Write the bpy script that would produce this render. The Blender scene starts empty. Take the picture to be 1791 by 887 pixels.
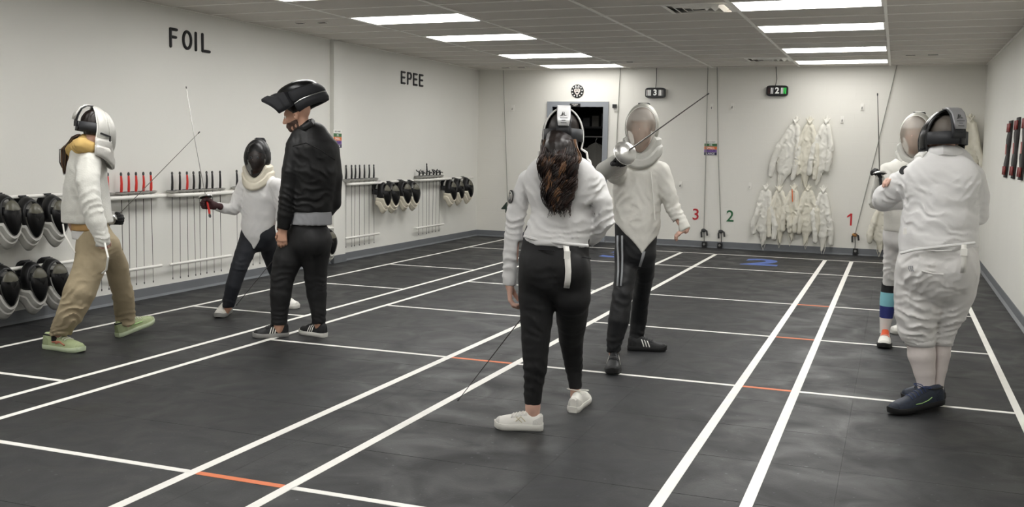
import bpy, bmesh, math, random
import numpy as np
from mathutils import Vector, Matrix
random.seed(4)
PI = math.pi
SC = bpy.context.scene
COL = SC.collection
# ---------------------------------------------------------------- camera
FPX, PITCH, YAW, ROLL, EYE = 1764.9, -0.104127, -0.361408, 0.0187736, 1.5
def cam_axes():
    cy, sy = math.cos(YAW), math.sin(YAW)
    f = np.array([sy, cy, 0.0]); r = np.array([cy, -sy, 0.0]); u = np.array([0, 0, 1.0])
    cp, sp = math.cos(PITCH), math.sin(PITCH)
    f, u = f*cp + u*sp, u*cp - f*sp
    cr, sr = math.cos(ROLL), math.sin(ROLL)
    r, u = r*cr + u*sr, u*cr - r*sr
    return r, u, f
CR, CU, CF = cam_axes()
cd = bpy.data.cameras.new('camera'); cam = bpy.data.objects.new('camera', cd); COL.objects.link(cam)
cam.matrix_world = Matrix(((CR[0], CU[0], -CF[0], 0), (CR[1], CU[1], -CF[1], 0), (CR[2], CU[2], -CF[2], EYE), (0, 0, 0, 1)))
cd.sensor_width = 36.0; cd.lens = FPX*36.0/1791.0; cd.clip_start = 0.05; cd.clip_end = 100
SC.camera = cam
# ---------------------------------------------------------------- world, exposure
w = bpy.data.worlds.new('world'); SC.world = w; w.use_nodes = True
w.node_tree.nodes['Background'].inputs[0].default_value = (0.8, 0.82, 0.85, 1)
w.node_tree.nodes['Background'].inputs[1].default_value = 0.3
SC.view_settings.view_transform = 'Standard'
SC.view_settings.look = 'None'
SC.view_settings.gamma = 1.0
SC.view_settings.use_curve_mapping = False
SC.view_settings.exposure = 0.66
SC.cycles.use_denoising = True
SC.cycles.max_bounces = 8
SC.cycles.diffuse_bounces = 5
SC.cycles.transparent_max_bounces = 16
PANEL_LIGHT = 9.5
# measured points of the photograph put on known planes of the room
def ray(px, py): return CF*FPX + CR*(px-895.5) - CU*(py-443.5)
EY = np.array([0, 0, EYE])
def PY(px, py, Y): d = ray(px, py); return d*(Y/d[1]) + EY
def PX(px, py, X): d = ray(px, py); return d*(X/d[0]) + EY
def PZ(px, py, Z=0.0): d = ray(px, py); return d*((Z-EYE)/d[2]) + EY
# ---------------------------------------------------------------- materials
def hx(s):
    s = s.lstrip('#'); v = [int(s[i:i+2], 16)/255 for i in (0, 2, 4)]
    return tuple(x/12.92 if x <= .04045 else ((x+.055)/1.055)**2.4 for x in v)
MATS = {}
def mat(name, col, rough=.6, metal=0.0, bump=None, vary=None, alpha=0.0, emit=None, sheen=0.0, spec=.5):
    """bump=(scale, strength), vary=(scale, amount), alpha = share of see-through holes in a mesh"""
    if name in MATS: return MATS[name]
    m = bpy.data.materials.new(name); m.use_nodes = True; nt = m.node_tree; N = nt.nodes; L = nt.links
    b = N['Principled BSDF']; c = hx(col) if isinstance(col, str) else col
    b.inputs['Base Color'].default_value = (*c, 1); b.inputs['Roughness'].default_value = rough
    b.inputs['Metallic'].default_value = metal; b.inputs['Specular IOR Level'].default_value = spec
    if sheen: b.inputs['Sheen Weight'].default_value = sheen
    tc = N.new('ShaderNodeTexCoord')
    if vary:
        n = N.new('ShaderNodeTexNoise'); n.inputs['Scale'].default_value = vary[0]; n.inputs['Detail'].default_value = 5
        r = N.new('ShaderNodeMapRange'); r.inputs['To Min'].default_value = 1-vary[1]; r.inputs['To Max'].default_value = 1+vary[1]
        r.inputs['From Min'].default_value = .25; r.inputs['From Max'].default_value = .75
        mx = N.new('ShaderNodeVectorMath'); mx.operation = 'SCALE'; mx.inputs[0].default_value = c
        L.new(tc.outputs['Object'], n.inputs['Vector']); L.new(n.outputs['Fac'], r.inputs['Value'])
        L.new(r.outputs[0], mx.inputs['Scale']); L.new(mx.outputs[0], b.inputs['Base Color'])
    if bump:
        n = N.new('ShaderNodeTexNoise'); n.inputs['Scale'].default_value = bump[0]; n.inputs['Detail'].default_value = 4
        bp = N.new('ShaderNodeBump'); bp.inputs['Strength'].default_value = bump[1]; bp.inputs['Distance'].default_value = .01
        L.new(tc.outputs['Object'], n.inputs['Vector']); L.new(n.outputs['Fac'], bp.inputs['Height']); L.new(bp.outputs[0], b.inputs['Normal'])
    if emit:
        b.inputs['Emission Color'].default_value = (*emit[0], 1); b.inputs['Emission Strength'].default_value = emit[1]
    if alpha:
        t = N.new('ShaderNodeBsdfTransparent'); ms = N.new('ShaderNodeMixShader'); ms.inputs[0].default_value = alpha
        out = N['Material Output']; L.new(b.outputs[0], ms.inputs[1]); L.new(t.outputs[0], ms.inputs[2]); L.new(ms.outputs[0], out.inputs[0])
    MATS[name] = m; return m
# ---------------------------------------------------------------- mesh helpers
def V3(p): return np.array(p, float)
def unit(v): v = V3(v); return v/max(1e-9, np.linalg.norm(v))
class MB:
    """collects shapes and links them as ONE mesh object"""
    def __init__(s): s.v = []; s.f = []; s.m = []
    def add(s, vs, fs, mi=0):
        o = len(s.v); s.v += [tuple(float(c) for c in p) for p in vs]
        for f in fs: s.f.append(tuple(i+o for i in f)); s.m.append(mi)
        return s
    def box(s, c, sz, M=None, mi=0):
        c = V3(c); h = V3(sz)/2; vs = []
        for x in (-1, 1):
            for y in (-1, 1):
                for z in (-1, 1): vs.append(h*(x, y, z))
        if M is not None: vs = [np.array(M) @ p for p in vs]
        return s.add([p+c for p in vs], [(0, 1, 3, 2), (4, 6, 7, 5), (0, 4, 5, 1), (2, 3, 7, 6), (0, 2, 6, 4), (1, 5, 7, 3)], mi)
    def bbox(s, lo, hi, mi=0): lo = V3(lo); hi = V3(hi); return s.box((lo+hi)/2, hi-lo, None, mi)
    def tube(s, pts, r, n=8, mi=0, flat=None, caps=True):
        pts = [V3(p) for p in pts]; k = len(pts); rs = [r]*k if np.isscalar(r) else list(r)
        vs = []; N = None
        for i in range(k):
            t = unit(pts[min(i+1, k-1)]-pts[max(i-1, 0)])
            if N is None:
                a = V3((0, 0, 1)) if abs(t[2]) < .9 else V3((1, 0, 0))
                if flat is not None: a = V3(flat[0])
                N = unit(a - t*np.dot(a, t))
            else: N = unit(N - t*np.dot(N, t))
            B = np.cross(t, N); sc = 1 if flat is None else flat[1]
            for j in range(n):
                a = 2*PI*j/n; vs.append(pts[i] + N*math.cos(a)*rs[i] + B*math.sin(a)*rs[i]*sc)
        fs = []
        for i in range(k-1):
            for j in range(n): fs.append((i*n+j, i*n+(j+1) % n, (i+1)*n+(j+1) % n, (i+1)*n+j))
        if caps: fs += [tuple(range(n-1, -1, -1)), tuple((k-1)*n+j for j in range(n))]
        return s.add(vs, fs, mi)
    def capsule(s, a, b, r, n=8, mi=0):
        a = V3(a); b = V3(b); t = unit(b-a); ps = []; rs = []
        for q in (80, 55, 30, 0): ps.append(a - t*r*math.sin(math.radians(q))); rs.append(r*math.cos(math.radians(q)))
        for q in (0, 30, 55, 80): ps.append(b + t*r*math.sin(math.radians(q))); rs.append(r*math.cos(math.radians(q)))
        return s.tube(ps, rs, n, mi)
    def lathe(s, prof, c, ax, n=20, mi=0):
        """prof: list of (radius, height along ax)"""
        c = V3(c); ax = unit(ax)
        return s.tube([c + ax*h for r, h in prof], [max(r, 1e-4) for r, h in prof], n, mi) if False else s._lathe(prof, c, ax, n, mi)
    def _lathe(s, prof, c, ax, n, mi):
        a = V3((0, 0, 1)) if abs(ax[2]) < .9 else V3((1, 0, 0)); N = unit(a-ax*np.dot(a, ax)); B = np.cross(ax, N); vs = []
        for r, h in prof:
            for j in range(n): q = 2*PI*j/n; vs.append(c + ax*h + (N*math.cos(q)+B*math.sin(q))*max(r, 1e-4))
        fs = [(i*n+j, i*n+(j+1) % n, (i+1)*n+(j+1) % n, (i+1)*n+j) for i in range(len(prof)-1) for j in range(n)]
        return s.add(vs, fs, mi)
    def grid(s, rows, mi=0, closed=False):
        k = len(rows); n = len(rows[0]); vs = [p for r in rows for p in r]; fs = []
        for i in range(k-1):
            for j in range(n if closed else n-1): fs.append((i*n+j, i*n+(j+1) % n, (i+1)*n+(j+1) % n, (i+1)*n+j))
        return s.add(vs, fs, mi)
    def ball(s, c, r, n=10, mi=0):
        r = V3((r, r, r)) if np.isscalar(r) else V3(r); c = V3(c)
        rows = [[c + r*(math.sin(PI*i/n)*math.cos(2*PI*j/(2*n)), math.sin(PI*i/n)*math.sin(2*PI*j/(2*n)), math.cos(PI*i/n)) for j in range(2*n)] for i in range(n+1)]
        return s.grid(rows, mi, True)
    def text(s, txt, size, M, depth=.002, mi=0, bold=0.0):
        cu = bpy.data.curves.new('text', 'FONT'); cu.body = txt; cu.size = size; cu.extrude = depth; cu.align_x = 'CENTER'; cu.align_y = 'CENTER'; cu.resolution_u = 3; cu.offset = bold*size
        o = bpy.data.objects.new('text', cu); COL.objects.link(o)
        me = bpy.data.meshes.new_from_object(o.evaluated_get(bpy.context.evaluated_depsgraph_get()))
        M = Matrix(M); s.add([M @ q.co for q in me.vertices], [tuple(p.vertices) for p in me.polygons], mi)
        bpy.data.objects.remove(o); bpy.data.curves.remove(cu); bpy.data.meshes.remove(me); return s
    def build(s, name, mats, parent=None, off=None, smooth=True, solid=0.0, angle=40):
        return link(name, np.array(s.v, float), s.f, mats, parent, off, smooth, solid, s.m, angle)
def link(name, v, f, mats, parent=None, off=None, smooth=True, solid=0.0, mi=None, angle=None):
    me = bpy.data.meshes.new(name)
    if off is not None: v = np.asarray(v) - np.asarray(off)
    me.from_pydata([tuple(p) for p in np.asarray(v).tolist()], [], [tuple(q) for q in (f.tolist() if isinstance(f, np.ndarray) else f)])
    mats = mats if isinstance(mats, (list, tuple)) else [mats]
    for m in mats: me.materials.append(m)
    if mi is not None and len(mats) > 1: me.polygons.foreach_set('material_index', list(mi))
    me.polygons.foreach_set('use_smooth', [smooth]*len(me.polygons))
    bm = bmesh.new(); bm.from_mesh(me)
    if mi is not None: bmesh.ops.remove_doubles(bm, verts=bm.verts, dist=1e-6)
    bmesh.ops.recalc_face_normals(bm, faces=bm.faces)
    if smooth and angle:
        for e in bm.edges:
            if len(e.link_faces) == 2 and e.calc_face_angle(0) > math.radians(angle): e.smooth = False
    bm.to_mesh(me); bm.free()
    o = bpy.data.objects.new(name, me); COL.objects.link(o)
    if parent is not None: o.parent = parent
    if solid: md = o.modifiers.new('thickness', 'SOLIDIFY'); md.thickness = solid; md.offset = 0
    return o
def tag(o, label=None, cat=None, group=None, kind=None):
    if label: o['label'] = label
    if cat: o['category'] = cat
    if group: o['group'] = group
    if kind: o['kind'] = kind
    return o
def thing(name, label, cat, loc=(0, 0, 0), group=None, M=None):
    o = bpy.data.objects.new(name, None); COL.objects.link(o); o.empty_display_size = .1
    if M is not None: o.matrix_world = Matrix(M)
    else: o.location = tuple(float(x) for x in loc)
    return tag(o, label, cat, group)
def copy_tree(o, M, label, group=None):
    r = o.copy(); COL.objects.link(r); r.matrix_world = Matrix(M); r['label'] = label
    if group: r['group'] = group
    for ch in list(o.children):
        c = ch.copy(); COL.objects.link(c); c.parent = r
        for g in list(ch.children): d = g.copy(); COL.objects.link(d); d.parent = c
    return r
def frame(o, x, y, z):
    x, y, z = unit(x), unit(y), unit(z)
    return Matrix(((x[0], y[0], z[0], o[0]), (x[1], y[1], z[1], o[1]), (x[2], y[2], z[2], o[2]), (0, 0, 0, 1)))
def heading(o, deg, tilt=0.0, lean=0.0):
    """local +Y looks along the heading, +Z up; tilt > 0 looks up"""
    a = math.radians(deg); f = V3((math.cos(a), math.sin(a), 0)); r = V3((math.sin(a), -math.cos(a), 0)); u = V3((0, 0, 1))
    t = math.radians(tilt); f, u = f*math.cos(t)+u*math.sin(t), u*math.cos(t)-f*math.sin(t)
    t = math.radians(lean); r, u = r*math.cos(t)-u*math.sin(t), u*math.cos(t)+r*math.sin(t)
    return frame(o, r, f, u)
def app(M, pts): A = np.array(M); return [A[:3, :3] @ V3(p) + A[:3, 3] for p in pts]
# ---------------------------------------------------------------- signed-distance modelling for bodies and cloth
def _hash(i, j, k, s):
    h = (i*374761393 + j*668265263 + k*1274126177 + s*974711) & 0xffffffff
    h = ((h ^ (h >> 13))*1274126177) & 0xffffffff; h = ((h ^ (h >> 16))*2246822519) & 0xffffffff
    return ((h ^ (h >> 15)) & 0xffff)/65535.0
def noise3(P, s=0):
    F = np.floor(P); I = F.astype(np.int64) & 0xffff; t = P-F; t = t*t*(3-2*t); r = 0
    for a in (0, 1):
        for b in (0, 1):
            for c in (0, 1):
                wgt = (t[:, 0] if a else 1-t[:, 0])*(t[:, 1] if b else 1-t[:, 1])*(t[:, 2] if c else 1-t[:, 2])
                r = r + wgt*_hash(I[:, 0]+a, I[:, 1]+b, I[:, 2]+c, s)
    return r
def smin(a, b, k):
    if k <= 0: return np.minimum(a, b)
    h = np.clip(.5+.5*(b-a)/k, 0, 1); return b + (a-b)*h - k*h*(1-h)
def seg_d(P, a, b, ra, rb, W, ra2, rb2):
    ab = b-a; L2 = max(1e-9, ab @ ab); t = np.clip(((P-a) @ ab)/L2, 0, 1); q = P-(a+t[..., None]*ab)
    r = ra+t*(rb-ra); ln = np.sqrt((q*q).sum(-1))
    if W is None: return ln-r
    A = ab/math.sqrt(L2); Wd = unit(W-A*(W @ A)) if abs(unit(W) @ A) < .99 else unit(np.cross(A, (0, 0, 1)))
    Vd = np.cross(A, Wd); r2 = ra2+t*(rb2-ra2); rm = np.minimum(r, r2)
    e = np.sqrt((q @ Wd/r)**2+(q @ Vd/r2)**2+(q @ A/rm)**2)
    return ln-ln/np.maximum(e, 1e-6)
class SDF:
    def __init__(s, lo, hi, h):
        s.lo = V3(lo); s.h = h; s.n = np.ceil((V3(hi)-s.lo)/h).astype(int)+1; s.F = np.full(s.n, .2)
    def _sub(s, lo, hi):
        a = np.clip(np.floor((lo-s.lo)/s.h).astype(int), 0, s.n-1); b = np.clip(np.ceil((hi-s.lo)/s.h).astype(int)+1, 1, s.n)
        ax = [s.lo[i]+s.h*np.arange(a[i], b[i]) for i in range(3)]
        return tuple(slice(a[i], b[i]) for i in range(3)), np.stack(np.meshgrid(*ax, indexing='ij'), -1)
    def chain(s, pts, r, k=.03, W=None, r2=None, sub=False, kin=.008):
        pts = [V3(p) for p in pts]; r = [r]*len(pts) if np.isscalar(r) else list(r)
        if W is not None: W = V3(W); r2 = [r2]*len(pts) if np.isscalar(r2) else list(r2)
        pad = max(r + (r2 or []))+.06
        sl, P = s._sub(np.min(pts, 0)-pad, np.max(pts, 0)+pad)
        if P.size == 0: return s
        d = None
        if len(pts) == 1: pts = pts+[pts[0]+V3((0, 0, 1e-4))]; r = r*2; r2 = r2*2 if r2 else r2
        for i in range(len(pts)-1):
            e = seg_d(P, pts[i], pts[i+1], r[i], r[i+1], W, r2[i] if W is not None else 0, r2[i+1] if W is not None else 0)
            d = e if d is None else smin(d, e, kin)
        s.F[sl] = -smin(-s.F[sl], d, k) if sub else smin(s.F[sl], d, k)
        return s
    def ell(s, c, r, k=.02, M=None, sub=False):
        c = V3(c); r = V3(r); sl, P = s._sub(c-r.max()-.05, c+r.max()+.05)
        if P.size == 0: return s
        q = P-c
        if M is not None: q = q @ np.array(M)
        e = np.sqrt(((q/r)**2).sum(-1)); ln = np.sqrt((q*q).sum(-1)); d = ln-ln/np.maximum(e, 1e-6)
        d = np.where(e < 1e-3, -r.min(), d)
        s.F[sl] = -smin(-s.F[sl], d, k) if sub else smin(s.F[sl], d, k)
        return s
    def pts(s):
        ax = [s.lo[i]+s.h*np.arange(s.n[i]) for i in range(3)]; return np.stack(np.meshgrid(*ax, indexing='ij'), -1)
    def cut(s, fn, k=.0):
        s.F = -smin(-s.F, -fn(s.pts()), k); return s
    def plane(s, c, n, k=.004): c = V3(c); n = unit(n); return s.cut(lambda P: (P-c) @ n, k)
    def disp(s, fn):
        m = np.abs(s.F) < .05; P = s.pts()[m]; s.F[m] -= fn(P); return s
    def folds(s, specs, seed=1, base=.0):
        """specs: (centre, radius, direction across the folds, wavelength, amplitude)"""
        def fn(P):
            d = base*(noise3(P*14, seed)-.5) if base else 0*P[:, 0]
            nz = noise3(P*9, seed+7)*2+noise3(P*22, seed+3)*.6; md = noise3(P*11, seed+5)
            for c, R, n, wl, amp in specs:
                c = V3(c); q = P-c; wg = np.exp(-((q*q).sum(1))/(R*R)); ph = (q @ unit(n))/wl + nz*1.1
                f = np.abs(np.sin(PI*ph)); d = d + amp*wg*(.55-f**.7)*(.4+1.2*md)
            return d
        return s.disp(fn)
    def mesh(s, relax=1):
        F = s.F.copy()
        F[0], F[-1], F[:, 0], F[:, -1], F[:, :, 0], F[:, :, -1] = [.2]*6
        n = np.array(F.shape); S = F < 0
        acc = np.zeros((*(n-1), 3)); cnt = np.zeros(tuple(n-1))
        cs = [(a, b, c) for a in (0, 1) for b in (0, 1) for c in (0, 1)]
        g = lambda A, c: A[c[0]:n[0]-1+c[0], c[1]:n[1]-1+c[1], c[2]:n[2]-1+c[2]]
        for c in cs:
            for ax in range(3):
                if c[ax]: continue
                d = list(c); d[ax] = 1; A, B = g(F, c), g(F, d); x = g(S, c) != g(S, d)
                if not x.any(): continue
                t = A[x]/(A[x]-B[x]); p = np.tile(np.array(c, float), (t.size, 1)); p[:, ax] += t
                acc[x] += p; cnt[x] += 1
        act = cnt > 0; idx = np.full(act.shape, -1); I = np.argwhere(act); idx[act] = np.arange(len(I))
        v = (I+acc[act]/cnt[act][:, None])*s.h+s.lo; fs = []
        for ax in range(3):
            b, c = (ax+1) % 3, (ax+2) % 3; lo = [slice(None)]*3; hi = [slice(None)]*3; lo[ax] = slice(0, -1); hi[ax] = slice(1, None)
            x = S[tuple(lo)] != S[tuple(hi)]; E = np.argwhere(x); E = E[(E[:, b] > 0) & (E[:, c] > 0) & (E[:, b] < n[b]-1) & (E[:, c] < n[c]-1)]
            ins = S[tuple(E.T)]; q = []
            for db, dc in ((-1, -1), (0, -1), (0, 0), (-1, 0)):
                K = E.copy(); K[:, b] += db; K[:, c] += dc; q.append(idx[tuple(K.T)])
            q = np.stack(q, 1); q[~ins] = q[~ins][:, ::-1]; fs.append(q)
        f = np.concatenate(fs); f = f[(f >= 0).all(1)]
        for _ in range(relax):
            a = np.zeros_like(v); k = np.zeros(len(v))
            for i in range(4):
                np.add.at(a, f[:, i], v[f[:, (i+1) % 4]]); np.add.at(k, f[:, i], 1)
                np.add.at(a, f[:, (i+1) % 4], v[f[:, i]]); np.add.at(k, f[:, (i+1) % 4], 1)
            v = v*.45+.55*a/np.maximum(k, 1)[:, None]
        return v, f
def build_sdf(s, name, m, parent, off, relax=1): v, f = s.mesh(relax); return link(name, v, f, m, parent, off)
# ================================================================ the hall
XL, XR, YB, YF, ZC = -6.67, 1.126, 15.9, -5.0, 2.795
m_wall = mat('painted_wall', '#e1e0da', .55, bump=(60, .06), vary=(1.2, .02))
m_block = mat('painted_block', '#e4e2db', .5)
m_ceil = mat('ceiling_tile', '#d3cec7', .9, bump=(220, .25), vary=(3, .03))
m_runner = mat('grid_metal', '#f4f2ec', .4)
m_floor = mat('rubber_floor', '#1f2022', .62)
m_base = mat('baseboard_vinyl', '#6b6e72', .5, vary=(5, .06))
m_tape = mat('white_tape', '#f2f0ea', .5, vary=(7, .05))
m_orange = mat('orange_tape', '#e0794a', .55)
m_blue = mat('blue_tape', '#4a66ae', .55)
m_white = mat('white_plastic', '#eceae4', .35)
m_black = mat('black_plastic', '#141416', .4)
m_gray = mat('gray_paint', '#8d9197', .5)
m_steel = mat('steel', '#9a9a98', .35, .9)
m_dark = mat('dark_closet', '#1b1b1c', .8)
def wall_block_nodes():
    nt = m_block.node_tree; N, L = nt.nodes, nt.links; b = N['Principled BSDF']
    tc = N.new('ShaderNodeTexCoord'); mp = N.new('ShaderNodeMapping'); mp.inputs['Rotation'].default_value = (PI/2, 0, 0)
    br = N.new('ShaderNodeTexBrick'); br.inputs['Scale'].default_value = 1; br.inputs['Brick Width'].default_value = .42; br.inputs['Row Height'].default_value = .21
    br.inputs['Mortar Size'].default_value = .004; br.inputs['Mortar Smooth'].default_value = .6
    br.inputs['Color1'].default_value = br.inputs['Color2'].default_value = (1, 1, 1, 1); br.inputs['Mortar'].default_value = (0, 0, 0, 1)
    n = N.new('ShaderNodeTexNoise'); n.inputs['Scale'].default_value = 40
    ad = N.new('ShaderNodeMath'); ad.operation = 'MULTIPLY_ADD'; ad.inputs[1].default_value = .3
    bp = N.new('ShaderNodeBump'); bp.inputs['Strength'].default_value = .22; bp.inputs['Distance'].default_value = .006
    L.new(tc.outputs['Object'], mp.inputs[0]); L.new(mp.outputs[0], br.inputs[0]); L.new(tc.outputs['Object'], n.inputs['Vector'])
    L.new(n.outputs['Fac'], ad.inputs[0]); L.new(br.outputs['Color'], ad.inputs[2]); L.new(ad.outputs[0], bp.inputs['Height']); L.new(bp.outputs[0], b.inputs['Normal'])
wall_block_nodes()
def floor_nodes():
    nt = m_floor.node_tree; N, L = nt.nodes, nt.links; b = N['Principled BSDF']
    tc = N.new('ShaderNodeTexCoord')
    def noise(sc, det=5, dist=0, vec=None):
        n = N.new('ShaderNodeTexNoise'); n.inputs['Scale'].default_value = sc; n.inputs['Detail'].default_value = det; n.inputs['Distortion'].default_value = dist
        L.new(vec or tc.outputs['Object'], n.inputs['Vector']); return n.outputs['Fac']
    def mr(v, a, c, lo, hi):
        r = N.new('ShaderNodeMapRange'); r.inputs[1].default_value = a; r.inputs[2].default_value = c; r.inputs[3].default_value = lo; r.inputs[4].default_value = hi
        L.new(v, r.inputs[0]); return r.outputs[0]
    def mul(a, c, op='MULTIPLY'):
        q = N.new('ShaderNodeMath'); q.operation = op; L.new(a, q.inputs[0])
        if isinstance(c, float): q.inputs[1].default_value = c
        else: L.new(c, q.inputs[1])
        return q.outputs[0]
    big = mr(noise(1.3, 6, .6), .3, .7, .88, 1.12); fine = mr(noise(160, 2), .3, .7, .85, 1.15); scuff = mr(noise(7, 8, 1.5), .56, .75, 1.0, 1.2)
    speck = mr(noise(38, 0), .80, .83, 1.0, 5.0)
    v = mul(mul(mul(big, fine), scuff), speck)
    sc = N.new('ShaderNodeVectorMath'); sc.operation = 'SCALE'; sc.inputs[0].default_value = hx('#1b1c1e')
    L.new(v, sc.inputs['Scale']); L.new(sc.outputs[0], b.inputs['Base Color'])
    L.new(mr(noise(3, 6, .8), .3, .7, .42, .68), b.inputs['Roughness'])
    bp = N.new('ShaderNodeBump'); bp.inputs['Strength'].default_value = .25; bp.inputs['Distance'].default_value = .004
    L.new(mul(noise(90, 4), mr(noise(5, 3), .3, .7, .4, 1.0)), bp.inputs['Height']); L.new(bp.outputs[0], b.inputs['Normal'])
floor_nodes()
def struct(name, mb, m, parent=None, smooth=False):
    o = mb.build(name, m, parent, smooth=smooth)
    if parent is None: o['kind'] = 'structure'
    return o
# floor of rubber mats: each mat is a piece with a slightly wavy edge
floor = struct('floor', MB().bbox((XL-.1, YF-.1, -.12), (XR+.1, YB+2.4, -.012)), m_dark)
MX, MY = (XR-XL)/6, 0.62
def mat_piece(x0, x1, y0, y1, rng):
    g = .0005; nx = 8; top = []
    for k in range(nx+1): top.append((x0+g+(x1-x0-2*g)*k/nx, y0+g+(0 if k in (0, nx) else rng.uniform(0, .002))))
    up = [(x0+g+(x1-x0-2*g)*k/nx, y1-g-(0 if k in (0, nx) else rng.uniform(0, .002))) for k in range(nx, -1, -1)]
    ring = top+up; n = len(ring); m = MB(); z = 0.0
    m.add([(x, y, z) for x, y in ring]+[(x, y, -.012) for x, y in ring], [tuple(range(n))]+[(i, n+i, n+(i+1) % n, (i+1) % n) for i in range(n)])
    return m
rng = random.Random(5)
rows = int(math.ceil((YB-YF)/MY))
for i in range(6):
    for j in range(rows):
        y0 = YF+j*MY; mat_piece(XL+i*MX, XL+(i+1)*MX, y0, min(y0+MY, YB), rng).build('floor_mat', m_floor, floor, smooth=False)
LX = dict(A=-5.982, B=-4.785, C=-4.442, D=-2.93, E=-2.42, F=-.878, G=-.522, H=.752)
CY = {'1': 3.68, '2': 6.503, '3': 8.406, '4': 10.336, '5': 13.116, '6': 14.926}
CL = [4.798, 7.547, 9.46, 11.389, 13.945]
def tape(x0, y0, x1, y1, m=m_tape, name='tape_line'): return MB().bbox((x0, y0, -.002), (x1, y1, .0012)).build(name, m, floor, smooth=False)
for k, x in LX.items():
    h = .026 if k in 'DEFG' else .022
    tape(x-h, YF+.3, x+h, CY['6']-.01 if k not in 'AB' else YB-.35)
for i, yy in enumerate([0.9, -1.0, -2.9]): CY['n%d' % i] = yy
for k, y in CY.items():
    h = .02
    for a, b in (('C', 'D'), ('E', 'F'), ('G', 'H')): tape(LX[a]+.023, y-h, LX[b]-.023, y+h)
    for a, b in (('D', 'E'), ('F', 'G')):
        if k in ('1', '2', 'n0', 'n1') or (b == 'G' and k in '34'): tape(LX[a]+.027, y-h, LX[b]-.027, y+h, m_orange, 'orange_tape_line')
        elif k in '56': tape(LX[a]+.027, y-h, LX[b]-.027, y+h)
for y in CL+[2.9, 1.0]: tape(LX['A']+.023, y-.02, LX['B']-.023, y+.02)
flat = lambda x, y: Matrix.Translation((x, y, .0004))
for ch, x, y in (('2', -1.665, 14.1), ('3', -3.66, 14.05)):
    M = flat(x, y) @ Matrix.Diagonal((1.0, 1.15, 1, 1))
    MB().text(ch, .98, M, .0008, 0, .03).build('lane_digit', m_blue, floor, smooth=False)
# walls
struct('wall_left', MB().bbox((XL-.15, YF-.15, -.12), (XL, YB+.15, ZC+.25)), m_wall)
struct('wall_right', MB().bbox((XR, YF-.15, -.12), (XR+.15, YB+.15, ZC+.25)), m_wall)
struct('wall_front', MB().bbox((XL, YF-.15, -.12), (XR, YF, ZC+.25)), m_wall)
DX0, DX1, DZ = -5.34, -4.474, 2.188
wb = MB().bbox((XL, YB, -.12), (DX0, YB+.2, ZC+.25)).bbox((DX1, YB, -.12), (XR, YB+.2, ZC+.25)).bbox((DX0, YB, DZ), (DX1, YB+.2, ZC+.25))
struct('wall_back', wb, m_block)
pl = struct('trim_1', MB().bbox((XL-.01, 11.104, 0), (XL+.057, 11.39, ZC)), m_wall)
MB().bbox((XL-.01, 11.09, .0), (XL+.069, 11.404, .1)).build('plinth', m_base, pl, smooth=False)
def base(name, a, b, nrm):
    """coved rubber base: profile swept from a to b"""
    a, b, n = V3(a), V3(b), V3(nrm); prof = [(0, .1), (.006, .098), (.008, .02), (.03, .004), (.032, 0), (0, 0)]
    struct(name, MB().grid([[p+n*d+V3((0, 0, z)) for d, z in prof] for p in (a, b)]), m_base)
base('baseboard_left', (XL, YF, 0), (XL, YB, 0), (1, 0, 0)); base('baseboard_right', (XR, YF, 0), (XR, YB, 0), (-1, 0, 0))
base('baseboard_back', (DX1+.09, YB, 0), (XR, YB, 0), (0, -1, 0)); base('baseboard_corner', (XL, YB, 0), (DX0-.09, YB, 0), (0, -1, 0))
# door frame and the dark store behind it
dr = MB(); dr.bbox((DX0-.09, YB-.03, 0), (DX0, YB+.2, DZ+.085)).bbox((DX1, YB-.03, 0), (DX1+.085, YB+.2, DZ+.085)).bbox((DX0, YB-.03, DZ), (DX1, YB+.2, DZ+.085))
door = struct('door_1', dr, m_gray)
sg = MB().bbox((-5.04, YB-.036, DZ+.0), (-4.86, YB-.03, DZ+.052)).build('door_sign', m_black, door, smooth=False)
up = lambda x, y, z, s=1: Matrix(((s, 0, 0, x), (0, 0, -1, y), (0, 1, 0, z), (0, 0, 0, 1)))
MB().text('MEMBERS', .024, up(-4.95, YB-.0365, DZ+.036), .0004).text('ONLY', .022, up(-4.95, YB-.0365, DZ+.014), .0004).build('door_sign_text', m_white, door, smooth=False)
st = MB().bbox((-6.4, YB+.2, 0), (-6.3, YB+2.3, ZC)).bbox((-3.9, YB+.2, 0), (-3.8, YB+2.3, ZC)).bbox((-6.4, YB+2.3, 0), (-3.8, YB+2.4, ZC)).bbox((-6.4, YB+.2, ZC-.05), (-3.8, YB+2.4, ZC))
struct('wall_store', st, m_dark)
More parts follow.
